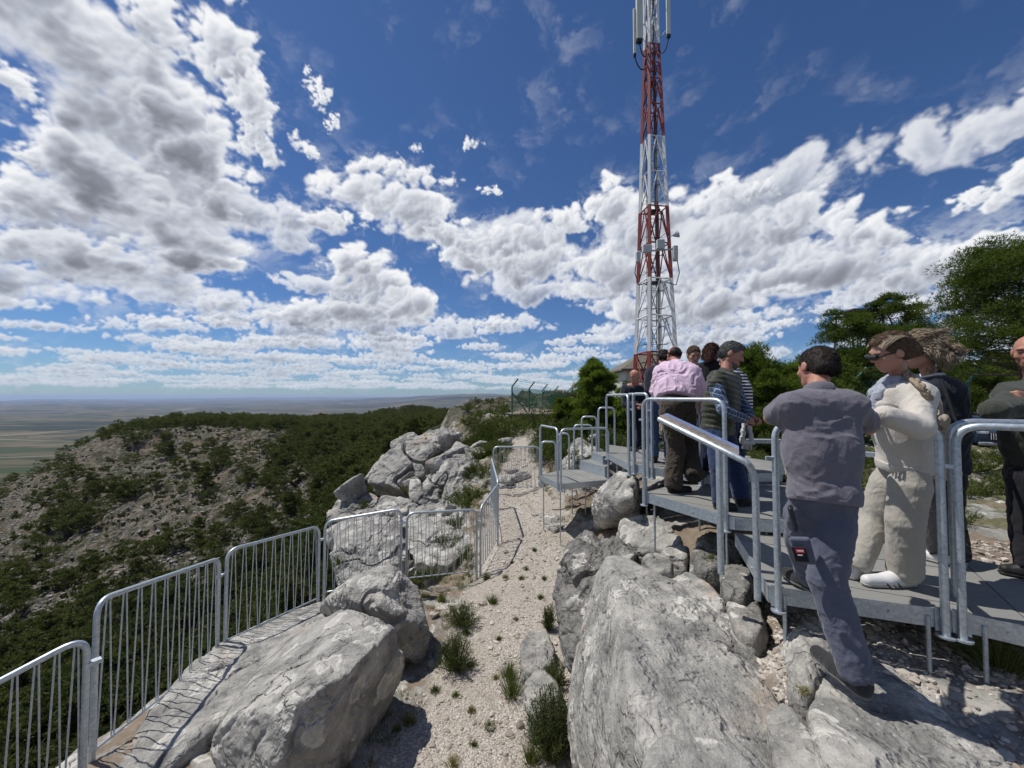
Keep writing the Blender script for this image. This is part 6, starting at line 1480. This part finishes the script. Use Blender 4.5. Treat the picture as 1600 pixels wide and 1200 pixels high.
# man in the polo shirt, one foot on the rock, leaning on the railing
hL, tL = G(1262, 918, ZB+.03), G(1256, 895, ZB+.03)
aR = G(1338, 1052, -1.33); tR = G(1278, 1020, -1.385)
J = PJ(head=(1276, 577, 2.24), neck=(1280, 614, 2.12), sL=(1236, 634, 2.08), sR=(1331, 634, 2.06), eL=(1205, 653, 2.22), eR=(1357, 668, 2.20), wL=(1250, 650, 2.44), wR=(1326, 652, 2.46), pelvis=(1287, 768, 2.02), hL=(1262, 790, 2.06), hR=(1306, 792, 2.02), kL=(1252, 845, 2.26), kR=(1292, 905, 2.00))
J['aL'] = G(1262, 898, ZB+.10)+Vector((0, -.02, 0)); J['tL'] = J['aL']+Vector((-.02, .17, -.055)); J['aR'] = aR; J['tR'] = tR
root1, I = person('man in a grey polo shirt leaning on the railing with one foot on the rock', J, (-.05, 1, -.25), SKIN2, 'polo_shirt', POLO, ('trousers', WORKT), SH_GRY, ('short', H_DARK), res=.007, fat=.80, sleeve='short', hem=.055, facing=(0, 1, 0), amp=.0045, wide=1.08, hs=1.0)
def pocket():
    q = V3(P(1252, 865, 1.92)); 
    c = V3(J['hR'])*.45+V3(J['kR'])*.55
    mb = MB(); a = P(1252, 842, 1.955); M = Matrix.Rotation(R(-14), 3, 'Y')@Matrix.Rotation(R(-38), 3, 'Z')
    o = None
    mb.box(tuple(P(1254, 860, 1.955)), (.085, .03, .135), M); o = mb.build('cargo_pocket', WORKT, root1); b = o.modifiers.new('b', 'BEVEL'); b.width = .012; b.segments = 3
    mb = MB(); mb.box(tuple(P(1250, 866, 1.932)), (.06, .012, .075), M); o = mb.build('phone_pouch', BLACKC, root1); b = o.modifiers.new('b', 'BEVEL'); b.width = .004
    mb = MB(); mb.box(tuple(P(1250, 861, 1.925)), (.036, .004, .018), M); mb.build('pouch_badge', paint('badge_red', (.65, .03, .05)), root1)
    mb = MB(); mb.box(tuple(P(1250.5, 861, 1.9225)), (.026, .002, .006), M); mb.build('badge_lettering', WHITE, root1)
    mb = MB(); mb.box(tuple(P(1250.5, 867.5, 1.925)), (.020, .003, .005), M); mb.build('badge_lettering', WHITE, root1)
    mb = MB(); mb.box(tuple(P(1239, 810, 1.99)), (.02, .05, .13), M); o = mb.build('holster', BLACKR, root1); b = o.modifiers.new('b', 'BEVEL'); b.width = .008
pocket()
# woman in the cream sweater
J = PJ(head=(1391, 551, 2.40), neck=(1408, 597, 2.46), sL=(1434, 620, 2.31), sR=(1402, 622, 2.62), eL=(1437, 668, 2.17), eR=(1395, 668, 2.66), wL=(1380, 648, 2.20), wR=(1372, 648, 2.50), pelvis=(1414, 718, 2.50), hL=(1424, 735, 2.43), hR=(1400, 735, 2.60), kL=(1414, 815, 2.44), kR=(1364, 812, 2.68))
J['aL'] = G(1414, 893, ZB+.09); J['tL'] = G(1356, 907, ZB+.035); J['aR'] = G(1334, 882, ZB+.09); J['tR'] = G(1318, 893, ZB+.035)
root2, I2 = person('woman in a cream sweater and beige trousers, hair in a braid, leaning on the railing', J, (-.95, .25, -.38), SKIN, 'sweater', CREAM, ('trousers', BEIGE), SH_WHT, ('short', H_BRN), res=.007, fat=.80, female=True, hem=.06, facing=(-1, 0, 0), amp=.0030, wide=1.20, tw=.012, hs=.98, hands={'L': {'d': (-.8, .3, -.1), 'n': (0, -.3, 1), 'curl': .35}, 'R': {'d': (-.8, -.2, -.1), 'n': (0, 0, 1), 'curl': .35}})
def strands(root, name, mat, roots, n, lenf, rad, seed, parent=None):
    rs = np.random.RandomState(seed); mb = MB()
    for i in range(n):
        pts = lenf(rs, i); mb.tube(pts, rad*rs.uniform(.7, 1.2), 5, r2=rad*.25)
    return mb.build(name, mat, parent or root, True)
def braid():
    mb = MB(); pts = [P(1410, 578, 2.42), P(1424, 590, 2.32), P(1438, 603, 2.22), P(1450, 618, 2.20), P(1456, 635, 2.22), P(1459, 650, 2.25), P(1463, 662, 2.27)]
    pts = [V3(p) for p in pts]; n = 40
    cum = np.linspace(0, len(pts)-1, n)
    for k in range(3):
        q = []
        for t in cum:
            i = min(int(t), len(pts)-2); c = pts[i]+(pts[i+1]-pts[i])*(t-i); ph = t*3.4+k*2.094; q.append(c+np.array((math.cos(ph)*.013, -math.sin(2*ph)*.007, math.sin(ph)*.006)))
        mb.tube(q, [.013*(1-.35*(i/n)) for i in range(n)], 8)
    mb.build('braid', H_BLD, root2, True)
    mb = MB(); rs = np.random.RandomState(2)
    for i in range(40):
        a = pts[-1]+rs.normal(0, .004, 3); mb.tube([a, a+np.array((.012, 0, -.02))+rs.normal(0, .006, 3), a+np.array((.02, 0, -.045))+rs.normal(0, .014, 3)], .0025, 4, r2=.0008)
    mb.build('braid_tail', H_BLD, root2, True); mb = MB()
    # swept strands over the skull
    hd, r, f, u = I2['hd'], I2['r'], I2['f'], I2['u']
    for i in range(170):
        th = rs.uniform(-1.5, 1.5); p = []
        for t in np.linspace(0, 1, 7):
            a = (1-t)*1.15+t*(-1.9)    # from brow over the top to the nape
            rad = .1; q = hd+r*math.sin(th*(1-t*.55))*.084*(abs(math.cos(a*.45)))+f*(math.sin(a)*.098-.018)+u*(math.cos(a)*.1*max(math.cos(th*.8*(1-t)), .15)+.034-.05*t); q = q+rs.normal(0, .0015, 3); p.append(q)
        mb.tube(p, .0028, 4, r2=.0015)
    mb.build('loose_strands', H_BLD, root2, True)
    # visor / sunglasses
    mb = MB(); 
    mb.tube([hd+f*.098-r*.045+u*.012, hd+f*.112+u*.014, hd+f*.098+r*.045+u*.012], .016, 8); mb.tube([hd+f*.095-r*.05+u*.014, hd-r*.078+u*.012], .004, 5); mb.tube([hd+f*.095+r*.05+u*.014, hd+r*.078+u*.012], .004, 5); mb.build('sunglasses', BLACKR, root2, True)
    # scarf
    S = SDF(); nk = I2['J']['neck']; fw = I2['fw']; up = I2['up']; lat = I2['lat']
    S.cap(nk-lat*.05+up*.0, nk+lat*.05+up*.0, .070, k=.02)
    pth = [nk+fw*.055+up*.01, nk+fw*.115-up*.07, nk+fw*.15-up*.18, nk+fw*.155-up*.26]
    for off in (-.075, .03):
        for a, b in zip(pth[:-1], pth[1:]): S.cap(a+lat*off, b+lat*off*1.1, .034, .036, k=.02)
    S.plane(nk+up*.05, up); V, F = S.mesh(.007, folds(3, .008, 16)); m = cloth('scarf', (.50, .55, .62), (.10, .10, .13), fine=60); mesh_np('scarf', V, F, m, root2)
braid()
def trainer_stripes(root, a, t_):
    a, t_ = V3(a), V3(t_); d = unit(t_-a); s = unit(np.cross(d, (0, 0, 1))); s = s if s[1] < 0 else -s
    for k in (.36, .48, .60):
        c = a+(t_-a)*k+s*.046+np.array((0, 0, -.040)); mb = MB(); mb.tube([c+np.array((0, 0, -.020))-d*.012+s*.004, c+np.array((0, 0, .014))+d*.010-s*.002, c+np.array((0, 0, .032))+d*.020-s*.016], .0045, 5); mb.build('shoe_stripe', BLACKR, root, True)
trainer_stripes(root2, J['aL'], J['tL'])
# woman with the windblown curls
J = PJ(head=(1437, 550, 2.92), neck=(1456, 590, 2.96), sL=(1482, 612, 2.86), sR=(1450, 612, 3.16), eL=(1499, 665, 2.86), eR=(1440, 668, 3.2), wL=(1470, 690, 2.80), wR=(1425, 655, 3.05), pelvis=(1468, 712, 2.96), hL=(1476, 728, 2.90), hR=(1458, 728, 3.05), kL=(1474, 795, 2.92), kR=(1452, 793, 3.08))
J['aL'] = G(1482, 862, ZB+.09); J['tL'] = G(1440, 866, ZB+.035); J['aR'] = G(1462, 850, ZB+.09); J['tR'] = G(1428, 853, ZB+.035)
root3, I3 = person('woman in a long dark navy jacket and black trousers with windblown curly hair', J, (-.9, .35, -.25), SKIN, 'jacket', DNAVY, ('trousers', BLACKC), SH_WHT, ('short', H_BLD), res=.008, fat=.98, female=True, hem=.12, facing=(-1, 0, 0), amp=.005, wide=1.35, tw=.012)
def curls():
    hd, r, f, u = I3['hd'], I3['r'], I3['f'], I3['u']; rs = np.random.RandomState(8); mb = MB(); back = -f
    for i in range(84):
        v = unit(rs.normal(size=3)); q = r*v[0]*.085+back*(abs(v[1])*.10-.02)+u*(v[2]*.085+.035)
        if (q@f) > .04 and (q@u) < .07: continue
        L = rs.uniform(.08, .17); ph = rs.uniform(0, 6.28); w = rs.uniform(.011, .020); dr = unit(unit(q)*.8+back*.75+u*rs.uniform(-.75, .35)+r*rs.uniform(-.45, .45)); s1 = unit(np.cross(dr, u+rs.normal(0, .3, 3))); s2 = np.cross(dr, s1); fq = rs.uniform(11, 17)
        for j in range(16):
            o_ = rs.normal(0, .010, 3); p0 = hd+q+o_; L2 = L*rs.uniform(.75, 1.1); p2 = ph+rs.normal(0, .22)
            mb.tube([p0-unit(q)*.02*(t == 0)+dr*L2*t+(s1*math.cos(p2+t*fq)+s2*math.sin(p2+t*fq))*w*min(t*2.5, 1)-o_*.4*t+u*(-.05*t*t) for t in np.linspace(0, 1, 14)], .0036*rs.uniform(.6, 1.2), 4, r2=.0012)
    mb.build('curls', H_BLD, root3, True)
    S = SDF(); nk = I3['J']['neck']; S.cap(nk+I3['up']*.0-I3['lat']*.02, nk+I3['lat']*.02, .068, k=.01); S.plane(nk+I3['up']*.035, I3['up']); S.plane(nk-I3['up']*.0, -I3['up']); V, F = S.mesh(.007); mesh_np('white_collar', V, F, WHITEC, root3)
    mb = MB(); mb.tube([P(1470, 592, 2.78), P(1488, 640, 2.72), P(1500, 680, 2.70), P(1492, 700, 2.66)], .012, 6); mb.build('bag_strap', BLACKR, root3, True)
curls()
def tote():
    c = P(1466, 697, 2.62); root = empty('tote_bag', tuple(P(1466, 742, 2.62)), 'beige canvas tote bag hanging between the cream sweater and the dark jacket', 'bag')
    S = SDF(); tl, tr, bl, br = P(1447, 662, 2.62), P(1474, 655, 2.66), P(1442, 732, 2.60), P(1482, 738, 2.66)
    S.cap(tl, bl, .022, .04, k=.04); S.cap(tr, br, .022, .04, k=.04); S.cap(bl, br, .04, k=.05); S.cap(tl, tr, .015, k=.03)
    for t in (.25, .5, .75): S.cap(tl.lerp(tr, t), bl.lerp(br, t), .02, .042, k=.05)
    V, F = S.mesh(.007, folds(5, .008, 12)); mesh_np('bag_body', V, F, TOTE, root)
    for k in (0, .03): mb = MB(); mb.tube([tl+Vector((0, k, 0)), P(1456, 628, 2.66), P(1462, 606, 2.72)+Vector((0, k, 0)), P(1470, 630, 2.68), tr+Vector((0, k, 0))], .008, 6); mb.build('handle', TOTE, root, True)
tote()
# man with folded arms
J = PJ(head=(1611, 551, 2.60), neck=(1622, 596, 2.66), sL=(1592, 622, 2.52), sR=(1664, 618, 2.86), eL=(1554, 642, 2.40), eR=(1660, 668, 2.70), wL=(1612, 634, 2.42), wR=(1610, 622, 2.42), pelvis=(1625, 735, 2.72), hL=(1608, 752, 2.66), hR=(1645, 752, 2.80), kL=(1600, 815, 2.66), kR=(1640, 812, 2.82))
J['aL'] = G(1606, 882, ZB+.09); J['tL'] = G(1572, 890, ZB+.035); J['aR'] = G(1650, 870, ZB+.09); J['tR'] = G(1622, 878, ZB+.035)
root4, I4 = person('balding man with folded arms in an olive jacket, cut off by the right edge', J, (-.85, -.45, -.12), SKIN2, 'jacket', OLIVEJ, ('trousers', BLACKC), SH_BLK, ('bald_sides', H_DARK), res=.008, fat=1.05, hem=.10, facing=(-.8, -.5, 0), tw=.014, hands={'R': {'d': (-.9, -.1, .1), 'n': (-.1, -1, .3), 'curl': 1.0}})
# man in the quilted vest
J = PJ(head=(1143, 555, 3.98), neck=(1134, 579, 3.96), sL=(1145, 599, 4.12), sR=(1117, 601, 3.76), eL=(1162, 635, 4.05), eR=(1131, 641, 3.64), wL=(1173, 652, 3.90), wR=(1164, 655, 3.74), pelvis=(1122, 668, 3.95), hL=(1131, 680, 4.02), hR=(1118, 680, 3.86), kL=(1148, 728, 3.95), kR=(1124, 730, 3.72))
J['aL'] = G(1158, 776, ZA+.09); J['tL'] = G(1176, 782, ZA+.035); J['aR'] = G(1126, 781, ZA+.09); J['tR'] = G(1146, 792, ZA+.035)
root5, I5 = person('grey-haired bearded man in an olive quilted vest over a blue plaid shirt', J, (.74, -.58, -.42), SKIN2, 'vest', OLIVE, ('trousers', DKJ), SH_BLK, ('short', H_GREY), res=.009, fat=1.02, hem=.06, facing=(1, 0, 0), tw=.008, quilt=PLAID, wide=1.1, hs=1.1, hands={'L': {'d': (.4, -.7, -.2), 'n': (.6, 0, 1), 'curl': 1.0}, 'R': {'d': (.8, .1, -.2), 'n': (.1, -.8, .6), 'curl': 1.0}})
def beard(I, root, mat):
    hd, r, f, u = I['hd'], I['r'], I['f'], I['u']; S = SDF(); s = 1.08
    S.cap(hd+s*(-r*.042-u*.064+f*.036), hd+s*(-r*.02+f*.070-u*.090), .015, .019, k=.02); S.cap(hd+s*(r*.042-u*.064+f*.036), hd+s*(r*.02+f*.070-u*.090), .015, .019, k=.02); S.cap(hd+s*(-r*.015+f*.072-u*.09), hd+s*(r*.015+f*.072-u*.09), .022, k=.02)
    S.cap(hd+s*(-r*.022+f*.092-u*.036), hd+s*(r*.022+f*.092-u*.036), .007, k=.004); V, F = S.mesh(.006, lambda p: .004*fbm3(p*60, 3)); V, F = comb(V, F, hd, -f, u, r, .008, 5, 2500); mesh_np('beard', V, F, mat, root)
beard(I5, root5, H_GREY)
# man in the pink shirt
J = PJ(head=(1053, 556, 4.92), neck=(1056, 570, 4.72), sL=(1033, 584, 4.62), sR=(1082, 584, 4.58), eL=(1026, 612, 4.68), eR=(1097, 613, 4.52), wL=(1040, 626, 4.95), wR=(1094, 640, 4.72), pelvis=(1058, 636, 4.42), hL=(1048, 648, 4.40), hR=(1070, 648, 4.48), kL=(1056, 700, 4.42), kR=(1074, 696, 4.66))
J['aL'] = G(1052, 757, ZA+.09); J['tL'] = G(1076, 764, ZA+.035); J['aR'] = G(1084, 742, ZC+.09); J['tR'] = G(1100, 740, ZC+.035)
root6, I6 = person('balding man seen from behind in a pale pink shirt and dark brown trousers', J, (-.1, 1, -.5), SKIN2, 'shirt', PINK, ('trousers', BROWNT), SH_BLK, ('bald_sides', H_DARK), res=.009, fat=1.12, hem=-.085, facing=(0, 1, 0), belt=SH_BRN[0], wide=1.25, amp=.010, tw=.022)
def crown_hair():
    hd, r, f, u = I6['hd'], I6['r'], I6['f'], I6['u']; S = SDF(); M = np.stack([r, f, u], 1); S.ell(hd-f*.055+u*.02, (.072, .055, .075), M, .02); V, F = S.mesh(.006, lambda p: .005*fbm3(p*50, 3)); mesh_np('hair', V, F, H_DARK, root6)
crown_hair()
# bald man in the blazer
def stand(px, Y, z0, H, face, **kw):
    """upright figure: joint points for a person of height H on level z0"""
    c = P(px, 620, Y); f = unit(np.array((face[0], face[1], 0.))); r = np.array((f[1], -f[0], 0.)); k = H/1.75; o = np.array((c.x, Y, z0)); A = lambda a, b, d: o+r*a*k+f*b*k+np.array((0, 0, d*k))
    J = dict(head=A(0, .05, 1.62), neck=A(0, .01, 1.485), sL=A(-.18, 0, 1.41), sR=A(.18, 0, 1.41), eL=A(-.24, -.02, 1.13), eR=A(.24, -.02, 1.13), wL=A(-.20, .17, .97), wR=A(.20, .17, .97), pelvis=A(0, -.01, .97), hL=A(-.09, 0, .90), hR=A(.09, 0, .90), kL=A(-.10, .03, .49), kR=A(.10, .03, .49), aL=A(-.10, -.03, .09), aR=A(.10, -.03, .09), tL=A(-.12, .15, .035), tR=A(.12, .15, .035))
    return J
J = stand(992, 7.25, ZD, 1.68, (.35, -1)); J.update({k: V3(v) for k, v in PJ(head=(992, 588, 7.02), neck=(992, 601, 7.16), sR=(978, 609, 7.2), sL=(1009, 608, 7.2), eR=(977, 632, 7.15), wR=(994, 632, 6.92), eL=(1011, 632, 7.15), wL=(1003, 634, 6.92)).items()})
person('bald man in a navy blazer resting his hand on the upper landing railing', J, (.5, -.8, -.45), SKIN2, 'blazer', NAVY, ('trousers', NAVY), SH_BLK, None, res=.011, fat=1.05, hem=.10, facing=(.3, -1, 0), tw=.012)
J = stand(1032, 5.65, ZC, 1.74, (.25, 1)); J.update({k: V3(v) for k, v in PJ(head=(1037, 560, 5.78), neck=(1032, 574, 5.68), sL=(1018, 584, 5.66), sR=(1050, 584, 5.66), eL=(1015, 610, 5.62), wL=(1028, 622, 5.85)).items()})
person('dark-haired man in a dark jacket and blue jeans, left of the pink shirt', J, (.5, 1, -.5), SKIN2, 'jacket', DNAVY, ('trousers', JEANS), SH_BRN, ('short', H_DARK), res=.011, hem=.06, facing=(0, 1, 0), tw=.01)
J = stand(1083, 5.2, ZC, 1.62, (-.1, -1))
person('man with brown hair facing the viewer, hidden up to the forehead behind the pink shirt', J, (-.15, -1, -.35), SKIN, 'shirt', WHITEC, ('trousers', BLACKC), SH_BLK, ('short', H_BRN), res=.012, facing=(0, -1, 0), hem=-.05)
J = stand(1112, 4.75, ZC, 1.60, (.6, .8))
person('woman with auburn hair looking down between the pink shirt and the quilted vest', J, (.5, .6, -.6), SKIN, 'jacket', BLACKC, ('trousers', DKJ), SH_BLK, ('long', H_AUB), res=.011, facing=(.5, .8, 0), female=True, fat=.95, hem=.05)
J = stand(1146, 4.35, ZA, 1.62, (-.5, .9)); J.update(sR=V3(P(1158, 604, 4.3)), eR=V3(P(1163, 634, 4.3)))
rt, I11 = person('woman in a navy and white striped top, mostly hidden behind the vest man', J, (-.6, .5, -.4), SKIN, 'striped_top', STRIPE, ('trousers', DKJ), SH_BLK, ('short', H_DARK), res=.011, facing=(-.4, .9, 0), female=True, fat=.95, hem=.02)
def shawl():
    root = empty('fringed_shawl', tuple(P(1167, 702, 4.1)), 'white fringed shawl hanging beside the hip of the vest man', 'shawl')
    S = SDF(); a, b, c, d = P(1162, 660, 4.12), P(1170, 660, 4.12), P(1160, 690, 4.1), P(1175, 692, 4.1); S.cap(a, c, .015, .02, k=.03); S.cap(b, d, .015, .02, k=.03); S.cap(c, d, .018, k=.02)
    V, F = S.mesh(.008, folds(2, .008, 20)); mesh_np('cloth', V, F, WHITEC, root); mb = MB()
    for i in range(14): p = c.lerp(d, i/13); mb.tube([p, p+Vector((random.uniform(-.01, .01), 0, -.075))], .004, 4)
    mb.build('fringe', WHITEC, root, True)
shawl()

# ------------------------------------------------------------------ the air
def haze():
    m = bpy.data.materials.new('haze'); m.use_nodes = True; t = m.node_tree; t.nodes.clear(); n = NT(t)
    v = n.node('ShaderNodeVolumePrincipled'); v.inputs['Color'].default_value = (.55, .70, 1.0, 1); v.inputs['Density'].default_value = 2.6e-5; v.inputs['Anisotropy'].default_value = .1
    o = n.node('ShaderNodeOutputMaterial'); n.put(o.inputs['Volume'], v.outputs[0])
    mb = MB(); mb.box((0, 29000, -380), (150000, 64000, 840+160)); ob = mb.build('haze', m); tag(ob, kind='stuff'); ob.display_type = 'WIRE'
haze()
